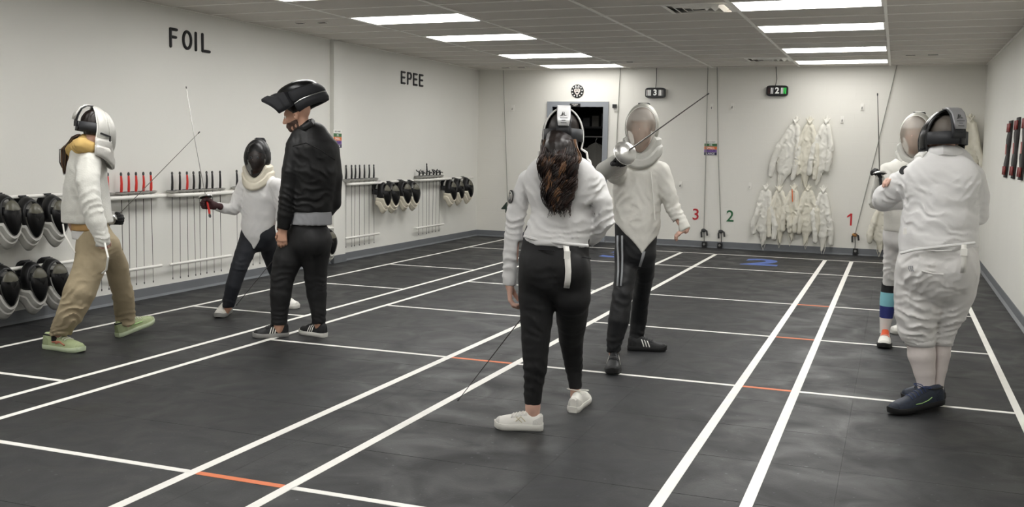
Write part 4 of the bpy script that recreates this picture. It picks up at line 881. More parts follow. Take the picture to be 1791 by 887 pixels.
# white tail strap lying on the seat
MB().grid([[J(x-5, y, d), J(x+5, y+1, d)] for x, y, d in ((990, 430, -.142), (992, 442, -.158), (993, 458, -.172), (994, 474, -.178), (993, 490, -.172), (991, 503, -.150))]).build('tail_strap', m_white, tr, F.o, solid=.006)
MB().box(J(992, 446, -.165), (.03, .012, .04)).build('strap_buckle', m_white, tr, F.o)
for x0, x1, y in ((942, 970, 437), (1018, 1034, 450)): MB().tube([J(x0, y, -.135), J((x0+x1)/2, y+1, -.146), J(x1, y+2, -.14)], .0035, 5).build('pocket_welt', m_pb, tr, F.o)
_, hv, hf = head_mesh(hd); lw = larm[0][-1]; v, f = head_region(hd, 1.0, lambda P: np.maximum(-.06-P[..., 2]+.9*np.maximum(P[..., 1]+.02, 0), P[..., 1]-.07), .007, amp=.004); link('head_hair', v, f, m_hair1, F.t, F.o)
hM = HF(J(891, 499), (.08, .05, -1), CR)
gr = J(1000, 443, .27)
gM = HF(gr+V3((.05, -.02, .05)), (-.9, .2, -.5), (.1, 1, -.3))
bc = [(tor[0], [r*.82 for r in tor[1]], W, [.05, .075, .09, .1, .11, .11, .1]), (lleg[0], [r*.8 for r in lleg[1][:6]]+lleg[1][6:]), (rleg[0], [r*.8 for r in rleg[1][:6]]+rleg[1][6:]), (larm[0], [r*.72 for r in larm[1]]), (rarm[0], [r*.72 for r in rarm[1]])]
body(F, bc, [(hv, hf), hand_mesh(hM, .9, 1), hand_mesh(gM, 1.5, -1)], m_skin2)
eyes(F.t, hd, F.o)
mk = thing('mask', None, None); mk.parent = F.t; mask_parts(mk, hd, bib=m_bibk, tongue=mat('tongue_silver_light', '#dcdcdc', .35, .2), marks=True, off=F.o, rim_m=m_white, flare=.024, edge_m=m_white)
rg = random.Random(2); hair = MB()
for c in range(64):
    cx = 951+54*rg.random(); cy = 318+56*rg.random()**.5; ex = 978+(cx-978)*(1-.55*(cy-290)/90)+rg.gauss(0, 4); lay = rg.random(); ph = rg.random()*6.28; am = 3.2+3.6*rg.random(); fr = 1.6+1.4*rg.random(); cm = 0 if rg.random() < .42 else (1 if rg.random() < .62 else 2)
    for i in range(13):
        dx, dy, dp = rg.gauss(0, 2.2), rg.gauss(0, 5), rg.gauss(0, .35); y1 = cy+dy; pts = []; n = 24
        for k in range(n):
            f = k/(n-1); y = 244+(y1-244)*f; bul = math.sin(PI*min(1, f*1.15))*(.15+.85*lay); w_ = am*min(1, .15+f*1.4); q = ph+dp+fr*6.28*f**1.2
            x = cx+(ex-cx)*f**1.3+(cx-978)*.32*math.sin(PI*min(1, f*1.1))+w_*math.sin(q)+dx*(1-.5*f); d = -.085-.09*min(1, f*3)-.035*bul+.0045*w_*math.cos(q)
            pts.append(J(x, y+.6*w_*math.cos(q)*f, d))
        hair.tube(pts, [.0022]*(n-4)+[.002, .0018, .0014, .001], 4, mi=cm if rg.random() < .75 else rg.choice((0, 1)))
s = F.box(930, 222, 1030, 380, -.32, .12, .009); s.chain([J(978, 244, -.05), J(978, 256, -.115), J(978, 285, -.145), J(977, 330, -.145), J(976, 358, -.15)], [24*F.u, 24*F.u, 25*F.u, 20*F.u, 9*F.u], .01, W, [.06, .05, .035, .03, .02]); s.folds([(J(978, 300, -.15), .2, (1, 0, .2), .035, .014)], 4, .01)
hv2, hf2 = s.mesh(1); o_ = len(hair.v); hair.add(hv2, [tuple(q) for q in hf2], 0)
hair.build('hair', [m_hair1, m_hair2, m_hair3], F.t, F.o, angle=None)
z0 = lambda p: V3((p[0], p[1], 0))
shoe(F, PZ(949, 752), PZ(866, 748), m_shw, m_shsole, m_lace, .108, .118, low=True, marks=[(mat('cream_mark', '#cfc7ae', .6), [(.35, .35), (.45, .8), (.55, .45)], .003), (mat('cream_mark', '#cfc7ae', .6), [(.42, .3), (.55, .9)], .003)])
shoe(F, PZ(1002, 722), PZ(1022, 700), m_shw, m_shsole, m_lace, .108, .118, loop=True, low=True)
for lg in (lleg, rleg): MB().tube([lg[0][-1]+V3((0, 0, .02)), lg[0][-1]+V3((0, 0, -.02))], [lg[1][-1]*1.02, lg[1][-1]*1.02], 14, caps=False).build('ankle_sock', m_bglove, F.t, F.o, solid=.003)
tp = PZ(803, 698, .03); held_foil('foil', 'thin foil pointing down at the floor, held in front of the woman in centre', gr, PY(803, 698, tp[1]), m_blk_grip, rb=.004, blade_m=m_blade)
# ---------------------------------------------------------------- fencer in pale mask facing the woman
F = Fig('fencer facing the camera in pale see-through mask, arm stretched out with an epee', 1100, 635); J = F.J
ya, yb = PZ(1072, 640)[1]-F.Y, PZ(1125, 612)[1]-F.Y; HD = -82; W = Wd(HD)*-1
tor = F.C([(1122, 282, 24), (1119, 300, 40), (1114, 335, 41), (1114, 365, 40), (1113, 395, 40), (1112, 420, 38), (1111, 440, 37)])
rarm = F.C([(1086, 305, 18), (1076, 302, 17.5, -.22), (1085, 283, 14, -.42), (1092, 275, 10, -.52)])
larm = F.C([(1155, 300, 18), (1167, 335, 15.5), (1177, 363, 13.5, .02), (1190, 386, 11, .0), (1200, 403, 9.5, -.02)])
a1 = F.C([(1095, 445, 20), (1094, 480, 19.5, ya*.4), (1089, 515, 18, ya*.8), (1082, 560, 18.5, ya), (1075, 595, 14.5, ya), (1073, 616, 12.5, ya), (1073, 630, 9, ya)])
a2 = F.C([(1128, 445, 19), (1127, 480, 18, yb*.4), (1122, 515, 15.5, yb*.8), (1117, 560, 15.5, yb), (1113, 590, 14, yb), (1111, 603, 13, yb), (1110, 610, 9, yb)])
s = F.box(1030, 255, 1215, 460, -.72, .3, .0085)
s.chain(tor[0][:6]+[J(1124, 452)], [x*1.03 for x in tor[1][:6]]+[26*F.u], .02, W, [.07, .12, .135, .135, .14, .135, .12]); s.chain(*rarm, .03); s.chain(*larm, .025)
ap = J(1126, 443)
s.cut(lambda P: np.where(np.abs((P-ap) @ W) < .235, ap[2]+np.where((P-ap) @ W < 0, .21*(-np.minimum((P-ap) @ W, 0)/.21)**.75, .13*(np.maximum((P-ap) @ W, 0)/.095)**.75)-P[..., 2], -.1), .004)
lc = unit(larm[0][-1]-larm[0][-2]); s.cut(lambda P: np.where((P-ap) @ W > .23, (P-larm[0][-1]) @ lc, -.1), .003)
rc = unit(rarm[0][-1]-rarm[0][-2]); s.cut(lambda P: np.where(P[..., 1] < F.Y-.4, (P-rarm[0][-1]) @ rc, -.1), .003)
s.folds([(J(1138, 330, -.13), .14, (1, 0, .35), .08, .010), (J(1090, 375, -.13), .15, (.9, 0, .7), .08, .010), (J(1135, 400, -.13), .12, (.9, 0, -.6), .07, .008), (J(1178, 365, -.02), .11, (.5, 0, -1), .04, .014), (J(1080, 300, -.25), .12, (0, 1, .2), .05, .015), (J(1160, 315, 0), .10, (.9, 0, .8), .05, .011), (J(1085, 340, -.1), .10, (1, 0, -.6), .05, .010)], 21, .012)
jk = sdf_part(F, s, 'jacket', m_jcot)
MB().tube([J(1138, 300, -.142), J(1142, 340, -.16), (J(1146, 385, -.15))], .005, 6).build('closing_seam', m_jcot, jk, F.o)
MB().grid([[J(1124, 440, -.125), J(1129, 440, -.125)], [J(1121, 452, -.125), J(1126, 452, -.125)], [J(1117, 466, -.10), J(1121, 467, -.10)]]).build('crotch_strap', m_gt, jk, F.o, solid=.005)
s = F.box(1035, 395, 1165, 660, min(ya, 0)-.3, max(yb, 0)+.3, .009)
s.chain(tor[0][4:], [x*.96 for x in tor[1][4:]], .02, W, [.115, .12, .12]); s.chain(a1[0][:6], a1[1][:6], .03); s.chain(a2[0][:6], a2[1][:6], .03)
for pt in (a1[0][5], a2[0][5]): s.cut(lambda P, pt=pt: np.where((np.abs((P-pt) @ W) < .11) & (np.abs(P[..., 1]-pt[1]) < .25), pt[2]-P[..., 2], -.1), .003)
s.folds([(J(1090, 515, ya), .12, (.3, 0, 1), .05, .010), (J(1120, 520, yb), .12, (-.3, 0, 1), .05, .010), (J(1076, 600, ya), .10, (.1, 0, 1), .05, .010), (J(1113, 590, yb), .1, (.1, 0, 1), .05, .01), (J(1112, 450, -.1), .09, (.6, 0, 1), .04, .008)], 23, .004)
tr = sdf_part(F, s, 'trousers', m_track)
m_stripe = mat('stripe_grey', '#a9acb0', .6)
for dx in (-15, -7): MB().grid([[J(x+dx*k-1.6, y, d), J(x+dx*k+1.6, y, d)] for x, y, d, k in ((1095, 412, -.135, 1), (1095, 430, -.125, 1), (1095, 450, -.10+ya*.05, .93), (1094, 475, -.085+ya*.35, .85), (1091, 500, -.08+ya*.66, .75))]).build('side_stripe', m_stripe, tr, F.o, solid=.004)
hd = heading(J(1123, 222, -.02), -84, -3); _, hv, hf = head_mesh(hd, 1.0)
hd2 = HF(J(1199, 401, -.02), (-.8, -.1, -.55), (0, .3, -1))
gd = J(1093, 268, -.60); tipp = J(1237, 165, -1.16); ax = unit(gd-tipp)
gx = unit(np.cross(ax, (0, 0, 1))); gM = frame(gd+ax*.13-V3((0, 0, .02)), np.cross(-ax, (0, 0, 1)), -ax, np.cross(np.cross(-ax, (0, 0, 1)), -ax))
bc = [(tor[0], [r*.8 for r in tor[1]], W, [.05, .09, .1, .1, .1, .1, .09]), (a1[0], [r*.7 for r in a1[1]]), (a2[0], [r*.7 for r in a2[1]]), (larm[0], [r*.7 for r in larm[1]]), (rarm[0], [r*.7 for r in rarm[1]])]
body(F, bc, [(hv, hf), hand_mesh(hd2, .7, 1, 0, .72, 1.0, .0038, .02)], m_skin2)
eyes(F.t, hd, F.o)
v, f = hand_mesh(gM, 1.5, 1, .003, .95); link('glove', v, f, m_bglove, F.t, F.o)
v, f = head_region(hd, 1.0, lambda P: np.maximum(.035-P[..., 2]+.3*np.maximum(P[..., 1], 0), P[..., 1]-.075), .007); link('hair', v, f, m_hair1, F.t, F.o)
mk = thing('mask', None, None); mk.parent = F.t; mask_parts(mk, hd, m_clear, m_clear_side, m_bibg, m_lame, True, m_lame, pad=m_jw, off=F.o, size=1.06)
fh, ft = PZ(1075, 634), PZ(1071, 657); shoe(F, fh, ft, m_shb, m_solek, m_blace, .106, .11, stripes=m_white, tongue=m_shb)
shoe(F, PZ(1098, 612), PZ(1165, 614), m_shb, m_solek, m_blace, .106, .11, stripes=m_white)
held_foil('epee', 'epee with large silver bell guard held out by the fencer in pale mask', gd, tipp, m_blk_grip, .078, 'french', .055, .0, .0055)
s = SDF(gd+ax*.2-.14, gd+ax*.2+.14, .007); s.chain([gd+ax*.12-V3((0, 0, .015)), gd+ax*.26-V3((0, 0, .02))], [.048, .06], .01); v, f = s.mesh(); link('glove_cuff', v, f, m_bibg, F.t, F.o)
# ---------------------------------------------------------------- small fencer in black mask
F = Fig('small fencer in black mask and white jacket with a raised foil', 448, 549); J = F.J
ya, yb = PZ(390, 553)[1]-F.Y, PZ(503, 540)[1]-F.Y; HD = -72; W = Wd(HD)*-1
tor = F.C([(449, 314, 16), (456, 325, 29), (456, 345, 31), (453, 375, 30), (452, 395, 30), (451, 410, 29), (451, 420, 27)])
arm = F.C([(428, 324, 13), (417, 346, 11.5, -.04), (409, 366, 10.5, -.10), (393, 365, 9, -.18), (378, 361, 7.5, -.24)])
arm2 = F.C([(484, 325, 13), (491, 350, 11.5), (494, 372, 10, .02), (492, 392, 8, .06)])
a1 = F.C([(438, 412, 17), (427, 445, 16.5, ya*.5), (418, 468, 14.5, ya*.8), (408, 500, 13, ya), (401, 525, 11.5, ya), (399, 538, 10, ya), (396, 548, 6, ya)])
a2 = F.C([(465, 412, 17), (473, 442, 16, yb*.5), (481, 468, 14, yb*.8), (492, 500, 12.5, yb), (498, 525, 11, yb), (500, 534, 10, yb), (501, 540, 6, yb)])
s = F.box(350, 290, 515, 450, -.5, .3, .0085)
s.chain(tor[0][:6]+[J(450, 440)], tor[1][:6]+[22*F.u], .02, W, [.05, .085, .105, .115, .12, .12, .10]); s.chain(*arm, .03); s.chain(*arm2, .03); ap = J(450, 435)
s.cut(lambda P: np.where((P-ap) @ W > -.2, ap[2]+.20*(np.abs((P-ap) @ W)/.145)**.9-P[..., 2], -.1), .004)
ac = unit(arm[0][-1]-arm[0][-2]); s.cut(lambda P: np.where((P-ap) @ W < -.22, (P-arm[0][-1]) @ ac, -.1), .003)
s.folds([(J(410, 364, -.12), .10, (1, 0, .7), .035, .012), (J(432, 330, -.05), .09, (.6, 0, 1), .04, .012), (J(452, 400, -.12), .13, (.8, 0, -.6), .055, .009), (J(470, 345, -.12), .12, (1, 0, .5), .05, .008)], 31, .007)
jk = sdf_part(F, s, 'jacket', m_jw)
s = F.box(375, 388, 525, 552, min(ya, yb, 0)-.3, max(ya, yb, 0)+.3, .009)
s.chain(tor[0][4:], [x*.97 for x in tor[1][4:]], .02, W, [.11, .11, .105]); s.chain(a1[0][:6], a1[1][:6], .03); s.chain(a2[0][:6], a2[1][:6], .03)
for pt in (a1[0][5], a2[0][5]): s.cut(lambda P, pt=pt: np.where(np.abs((P-pt) @ W) < .11, pt[2]-P[..., 2], -.1), .003)
s.folds([(J(420, 465, ya), .1, (.3, 0, 1), .045, .010), (J(403, 525, ya), .09, (.2, 0, 1), .04, .009), (J(480, 468, yb), .1, (-.3, 0, 1), .045, .01)], 33, .004)
sdf_part(F, s, 'trousers', m_navy)
hd = heading(J(450, 275, -.0), -74, -5); _, hv, hf = head_mesh(hd, .95)
bc = [(tor[0], [r*.8 for r in tor[1]], W, [.05, .07, .09, .09, .09, .09, .08]), (a1[0], [r*.7 for r in a1[1]]), (a2[0], [r*.7 for r in a2[1]]), (arm[0], [r*.7 for r in arm[1]]), (arm2[0], [r*.7 for r in arm2[1]])]
h2 = arm2[0][-1]; body(F, bc, [(hv, hf), hand_mesh(frame(h2, Wd(HD), (0, .3, -1), np.cross(Wd(HD), (0, .3, -1))), .8, 1, 0, .9)], m_skin)
eyes(F.t, hd, F.o, .95)
v, f = head_region(hd, .95, lambda P: np.maximum(.03-P[..., 2]+.3*np.maximum(P[..., 1], 0), P[..., 1]-.07), .007); link('hair', v, f, m_hair1, F.t, F.o)
mk = thing('mask', None, None); mk.parent = F.t; mask_parts(mk, hd, mat('black_open_mesh', '#0b0a0b', .4, .2, alpha=.14), m_mesh_side, m_bibc, m_trim, True, m_strap, off=F.o, pad=None, size=1.03, fwd=.175)
pa = app(hd, [(.104, -.0, -.055), (.10, .03, -.06), (.103, -.0, -.085), (.10, .02, -.09)]); MB().grid([pa[:2], pa[2:]]).build('size_patch', m_white, mk, F.o, solid=.004)
gd = J(360, 345, -.27); tp = J(320.6, 154, -.15); ax = unit(gd-tp)
gM = frame(J(374, 360, -.25), unit(V3((.1, .2, 1))), unit(V3((-1, -.25, -.05))), np.cross(unit(V3((.1, .2, 1))), unit(V3((-1, -.25, -.05)))))
gM = HF(J(375, 360, -.25), (-1, -.25, .12), -CF)
v, f = hand_mesh(gM, 1.35, -1, .006, .9); link('glove', v, f, m_glove, F.t, F.o)
shoe(F, PZ(401, 546), PZ(381, 557), m_shw, mat('sole_grey', '#8e8d8a', .7), m_lace, .104, .115, marks=[(m_shb, [(.3, .3), (.5, .6)], .003), (m_shb, [(.4, .25), (.6, .55)], .003)]); shoe(F, PZ(489, 538), PZ(523, 540), m_shw, m_shsole, m_lace, .104, .115, marks=[(m_shb, [(.3, .3), (.5, .6)], .004), (m_shb, [(.1, .35), (.25, .5)], .005)])
t = held_foil('foil', 'upright foil with red grip in the dark glove of the small fencer', gd, tp, m_red_grip, .062, 'french', .026, .03, .0042)
# ---------------------------------------------------------------- man in black with the mask pushed up
F = Fig('man in black jacket with a black mask pushed up on his head', 512, 588); J = F.J
ya, yb = PZ(478, 589)[1]-F.Y, PZ(552, 588)[1]-F.Y; HD = 188; W = Wd(HD)
Wt = unit(CR*V3((1, 1, 0)))
tor = F.C([(533, 222, 15), (540, 240, 34), (548, 262, 42), (549, 300, 42), (546, 340, 38), (543, 372, 37), (541, 398, 36), (539, 425, 35)])
arm = F.C([(519, 256, 19, -.06), (510, 300, 16.5, -.11), (503, 345, 15, -.13), (499, 375, 13.5, -.14), (495, 401, 10.5, -.15)])
arm2 = F.C([(576, 262, 18, .08), (584, 310, 15, .10), (583, 355, 13.5, .12), (560, 385, 11, .20), (530, 395, 9, .36)])
a1 = F.C([(517, 420, 27), (503, 455, 25.5, ya*.5), (494, 485, 21, ya*.8), (491, 515, 18.5, ya), (489, 545, 15.5, ya), (488, 568, 14, ya), (488, 578, 9, ya)])
a2 = F.C([(555, 420, 26), (552, 455, 23, yb*.5), (552, 485, 20, yb*.8), (554, 515, 18, yb), (557, 545, 13.5, yb), (558, 566, 12, yb), (556, 576, 9, yb)])
s = F.box(470, 205, 615, 420, -.45, .5, .0085)
s.chain(tor[0][:6], tor[1][:6], .02, Wt, [.065, .11, .14, .145, .14, .14]); s.plane(J(545, 370), (0, 0, -1), .006); s.chain(*arm, .022); s.chain(*arm2, .025)
ac = unit(arm[0][-1]-arm[0][-2]); s.cut(lambda P: np.where(P[..., 1] < F.Y-.02, (P-arm[0][-1]) @ ac, -.1), .003)
s.folds([(J(503, 350, -.13), .12, (.2, 0, 1), .045, .014), (J(512, 285, -.1), .12, (.6, 0, 1), .05, .012), (J(550, 350, -.14), .14, (.2, 0, 1), .06, .012), (J(560, 290, -.14), .15, (.8, 0, .7), .07, .01), (J(528, 250, -.08), .08, (1, 0, .4), .04, .008)], 41, .006)
jk = sdf_part(F, s, 'jacket', m_bj)
MB().tube([J(515, 222, .02), J(520, 228, -.06), J(532, 224, -.10), J(545, 216, -.06), J(548, 212, .02), J(540, 214, .08)], .024, 8, flat=((0, 0, 1), .5)).build('collar', m_bj, jk, F.o)
MB().tube([J(512, 256, -.20), J(535, 250, -.165), J(560, 262, -.16), J(586, 280, -.09)], .004, 6).build('yoke_seam', m_bj, jk, F.o)
s = F.box(490, 350, 605, 415, -.35, .35, .009); s.chain([J(545, 378), J(544, 394)], [35.5*F.u, 36.5*F.u], .01, Wt, [.132, .137]); s.plane(J(544, 393), (0, 0, -1)); s.folds([(J(545, 385, -.14), .2, (1, 0, .2), .06, .006)], 5); v, f = s.mesh(); link('tshirt_hem', v, f, m_gt, F.t, F.o)
s = F.box(445, 380, 600, 585, -.4, .5, .009)
s.chain([J(541, 404), J(539, 425)], [33*F.u, 34*F.u], .02, Wt, [.125, .135]); s.chain(a1[0][:6], a1[1][:6], .03); s.chain(a2[0][:6], a2[1][:6], .03); s.ell(J(552, 425, -.06), (.09, .08, .1), .04)
for pt in (a1[0][5], a2[0][5]): s.cut(lambda P, pt=pt: np.where(np.abs((P-pt) @ Wt) < .13, pt[2]-P[..., 2], -.1), .003)
s.folds([(J(497, 485, ya), .12, (.2, 0, 1), .05, .010), (J(489, 550, ya), .1, (.1, 0, 1), .045, .012), (J(553, 490, yb), .12, (0, 0, 1), .05, .01), (J(557, 555, yb), .1, (0, 0, 1), .045, .01)], 43, .004)
sdf_part(F, s, 'trousers', m_pb)
hd = heading(J(519.5, 202, -.02), 196, -14); _, hv, hf = head_mesh(hd, 1.03)
hM = HF(J(495, 402, -.15), (-.08, 0, -1), CF)
h2 = arm2[0][-1]; gM = HF(h2, (-1, .1, -.15), (0, .2, -1))
bc = [(tor[0], [r*.8 for r in tor[1]], Wt, [.05, .08, .11, .11, .11, .11, .1, .1]), (a1[0], [r*.7 for r in a1[1]]), (a2[0], [r*.7 for r in a2[1]]), (arm[0], [r*.7 for r in arm[1]]), (arm2[0], [r*.7 for r in arm2[1]])]
body(F, bc, [(hv, hf), hand_mesh(hM, .65, 1), hand_mesh(gM, 1.4, -1)], m_skin); eyes(F.t, hd, F.o, 1.03)
v, f = head_region(hd, 1.03, lambda P: np.maximum(P[..., 2]+.04-.3*np.maximum(.05-P[..., 1], 0)+.8*np.maximum(P[..., 1]-.075, 0), np.maximum(-.015-P[..., 1], -.13-P[..., 2])), .0018, amp=.004); link('beard', v, f, m_beard, F.t, F.o)
v, f = head_region(hd, 1.03, lambda P: np.maximum(.012-P[..., 2]-1.0*np.minimum(P[..., 1]+.02, 0)*.6+.9*np.maximum(P[..., 1], 0), P[..., 1]-.06), .005, amp=.003); link('hair', v, f, m_hair1, F.t, F.o)
mk = thing('mask', None, None); mk.parent = F.t
mM = heading(J(531, 168, -.01), 196, 58); mask_parts(mk, mM, m_mesh, m_bibk, m_bibk, m_trim, False, m_strap, off=F.o, size=1.12, rim_m=m_steel, pad=None, cover=m_bibk)
shoe(F, PZ(504, 588), PZ(443, 591), m_shb, mat('sole_grey', '#8e8d8a', .7), m_blace, .11, .115, stripes=m_white); shoe(F, PZ(569, 590), PZ(527, 583), m_shb, m_shsole, m_blace, .11, .115, stripes=m_white)
tp = PZ(414, 533, .02); held_foil('foil', 'dark foil held low by the black jacketed man, tip near the floor', h2+V3((-.06, .03, -.03)), tp, m_blk_grip, rb=.004, blade_m=m_blade)
# ---------------------------------------------------------------- left fencer in fleece and khaki trousers
F = Fig('fencer at left in white fleece, yellow hood and khaki trousers', 160, 602); J = F.J
ya, yb = PZ(110, 613)[1]-F.Y, PZ(225, 588)[1]-F.Y; HD = 62; W = unit(CR*V3((1, 1, 0)))
tor = F.C([(150, 252, 17), (152, 268, 25), (152, 295, 31), (151, 330, 36), (151, 365, 40), (153, 388, 42)])
arm = F.C([(156, 285, 20, -.10), (154, 320, 19, -.17), (157, 352, 18.5, -.19), (168, 388, 17, -.18), (178, 415, 13, -.17), (180, 430, 11.5, -.16)])
arm2 = F.C([(165, 285, 18, .14), (168, 325, 17, .22), (176, 360, 15, .26), (186, 378, 12, .27), (193, 384, 10, .27)])
a1 = F.C([(163, 432, 27, -.05), (157, 467, 26, ya*.5), (140, 510, 26, ya*.8), (122, 550, 22, ya), (108, 575, 18, ya), (101, 586, 15, ya), (100, 598, 9, ya)])
a2 = F.C([(188, 432, 22, .05), (204, 467, 20, yb*.5), (215, 515, 19, yb*.8), (219, 550, 18.5, yb), (219, 568, 16.5, yb), (216, 574, 9, yb)])
s = F.box(85, 240, 225, 445, -.42, .48, .0085)
s.chain(tor[0], tor[1], .02, W, [.08, .15, .18, .18, .18, .18]); s.plane(J(150, 389), (0, 0, -1), .006); s.chain(*arm, .02); s.chain(*arm2, .03)
ac = unit(arm[0][-1]-arm[0][-2]); s.cut(lambda P: np.where(P[..., 1] < F.Y-.05, (P-arm[0][-1]) @ ac, -.1), .003)
s.folds([(J(160, 360, -.2), .13, (-.2, 0, 1), .06, .014), (J(176, 418, -.18), .08, (.1, 0, 1), .04, .016), (J(140, 350, -.2), .13, (1, 0, .3), .08, .012), (J(150, 290, -.16), .12, (.8, 0, .5), .07, .010)], 51, .008)
jk = sdf_part(F, s, 'fleece_jacket', m_fleece)
s = F.box(105, 225, 175, 300, -.35, .35, .0085)
s.chain([J(158, 258, -.10), J(144, 254, -.14), J(131, 262, -.05), J(128, 262, .08), J(142, 252, .14), J(158, 256, .1)], [11*F.u, 13*F.u, 15*F.u, 15*F.u, 13*F.u, 11*F.u], .02); s.chain([J(150, 248, -.05), J(138, 258, -.02), J(124, 276, .0)], [14*F.u, 14*F.u, 10*F.u], .02)
s.folds([(J(138, 258, -.12), .12, (.6, 0, 1), .04, .016)], 53, .008); sdf_part(F, s, 'hood', m_hood)
for nm, m, y0, y1, x0, x1, g in (('tan_shirt_hem', m_tan, 382, 402, 128, 163, .9), ('white_shirt_hem', m_jw, 398, 417, 133, 168, .84)):
    s = F.box(90, 370, 215, 425, -.4, .4, .009); s.chain([J(156, y0-5), J(157, y1-3)], [34*F.u*g, 33*F.u*g], .01, W, [.17*g, .17*g]); s.plane(J(157, y1), (0, 0, -1)); v, f = s.mesh(); link(nm, v, f, m, F.t, F.o)
s = F.box(60, 395, 260, 605, -.45, .5, .009)
s.chain([J(163, 405), J(170, 428)], [28*F.u, 34*F.u], .02, W, [.13, .15]); s.chain(a1[0][:6], a1[1][:6], .03); s.chain(a2[0][:5], a2[1][:5], .03)
for pt in (a1[0][5], a2[0][4]): s.cut(lambda P, pt=pt: np.where(np.abs((P-pt) @ W) < .16, pt[2]-P[..., 2], -.1), .003)
s.folds([(J(150, 480, ya-.1), .16, (-.5, 0, 1), .065, .03), (J(128, 540, ya-.1), .15, (-.8, 0, 1), .055, .03), (J(105, 575, ya), .1, (-.2, 0, 1), .04, .026), (J(213, 500, yb), .14, (.2, 0, 1), .06, .024), (J(218, 555, yb), .12, (.1, 0, 1), .045, .018), (J(180, 440, -.1), .12, (.8, 0, .8), .05, .014)], 57, .008)
sdf_part(F, s, 'trousers', m_khaki)
hd = heading(J(171, 226, .0), 58, -7); _, hv, hf = head_mesh(hd, 1.0)
hM = HF(J(179, 414, -.16), (.1, .05, -1), CF)
gd = J(203, 380, .30); tp = J(347, 233, .62); ax = unit(gd-tp)
gM = HF(J(193, 386, .28), (1, .4, .1), (.2, -1, .1))
bc = [(tor[0], [r*.75 for r in tor[1]], W, [.06, .1, .14, .14, .14, .14]), (a1[0], [r*.6 for r in a1[1]]), (a2[0], [r*.6 for r in a2[1]]), (arm[0], [r*.65 for r in arm[1]]), (arm2[0], [r*.65 for r in arm2[1]]), ([J(160, 395), J(168, 430)], [26*F.u, 28*F.u], W, [.1, .12])]
body(F, bc, [(hv, hf), hand_mesh(hM, 1.2, -1, 0, .75)], m_skin2); eyes(F.t, hd, F.o)
v, f = hand_mesh(gM, 1.3, 1, .004, .9); link('glove', v, f, m_bglove, F.t, F.o)
hb, hbf = head_region(hd, 1.0, lambda P: np.maximum(-.05-P[..., 2]+.9*np.maximum(P[..., 1]+.02, 0), P[..., 1]-.07), .012, amp=.008)
hair = MB(); hair.add(hb, [tuple(q) for q in hbf], 0); rg = random.Random(8)
for i in range(110):
    a, b, c = rg.gauss(0, 5), rg.gauss(0, .035), rg.random(); P = [J(140+a*.4, 235+abs(a)*.3, -.02+b), J(126+a*.6, 240+abs(a), -.03+b*1.3), J(114+a*.7, 262, -.02+b*1.2), J(113+a*.6, 285, -.03+b), J(115+a*.3+rg.uniform(-2, 2), 292+14*c, -.03+b*.7)]
    Q = [P[0]]
    for k in range(4):
        for q in (.33, .66, 1): Q.append(P[k]*(1-q)+P[k+1]*q+V3((0, 0, .006*math.sin(i+k+q*3))))
    hair.tube(Q, [.004]*(len(Q)-2)+[.003, .001], 4, mi=[1, 1, 2, 0, 1][i % 5])
hair.build('hair', [m_hair1, m_hair2, m_hair3], F.t, F.o, angle=None)
mk = thing('mask', None, None); mk.parent = F.t; mask_parts(mk, hd, m_lame, m_lame, mat('white_lame_bib', '#cfcdc7', .5, .2, bump=(60, .2)), m_lame, True, m_lame, off=F.o, size=1.05, rim_m=m_white, pad=None)
MB().tube(app(hd, [(.115, -.01, -.03), (.118, .03, -.04), (.112, .06, -.045), (.108, .062, -.085)]), .007, 6).build('bib_clip', m_black, mk, F.o)
shoe(F, PZ(79, 609), PZ(146, 617), m_shg, m_shgs, m_lace, .112, .125, marks=[(m_salmon, [(.3, .35), (.5, .55), (.66, .4)], .006), (m_salmon, [(.4, .3), (.55, .6)], .005)], collar=m_shb); h_ = PZ(206, 590); t_ = PZ(268, 578)
shoe(F, h_, V3((t_[0], t_[1], .065)), m_shg, m_shgs, m_lace, .112, .125, marks=[(m_green, [(.3, .35), (.6, .5)], .005)], collar=m_shb)
MB().tube([J(110, 392, -.2), J(113, 410, -.23), J(124, 430, -.24), J(131, 442, -.22)], .006, 6).build('body_cord', m_white, F.t, F.o)
MB().tube([J(183, 425, -.2), J(189, 450, -.22), J(186, 472, -.2), J(179, 478, -.18)], .007, 6).build('body_cord', m_white, F.t, F.o)
for lg in (a1, a2): MB().tube([lg[0][-1]+V3((0, 0, .07)), lg[0][-1]+V3((0, 0, .01))], 9.5*F.u, 12).build('ankle_sock', m_bglove, F.t, F.o)
held_foil('foil', 'foil of the left fencer, blade slanting up across the red gripped rack', gd, tp, m_blk_grip, .06, 'french', .028, 0, .0042)
# ---------------------------------------------------------------- fencer with striped socks, behind the broad man
F = Fig('fencer in pale mask and striped socks half hidden behind the broad man', 1560, 600, 8.40); J = F.J
ya = PZ(1547, 599)[1]-F.Y; W = unit(CR*V3((1, 1, 0)))
tor = F.C([(1592, 282, 17), (1586, 300, 34), (1584, 340, 36), (1582, 375, 34), (1580, 400, 33), (1580, 415, 32)])
arm = F.C([(1552, 300, 15), (1540, 330, 13.5, -.08), (1532, 354, 12.5, -.12), (1536, 330, 10.5, -.26), (1539, 312, 8, -.32)])
arm2 = F.C([(1618, 302, 15), (1626, 335, 13.5, -.02), (1622, 365, 12, -.1), (1605, 380, 10, -.2)])
a1 = F.C([(1562, 412, 17), (1560, 450, 15, ya*.4), (1558, 480, 13.5, ya*.7), (1555, 500, 12.5, ya), (1553, 525, 13.5, ya), (1550, 555, 11, ya), (1548, 572, 8.5, ya), (1547, 590, 8, ya)])
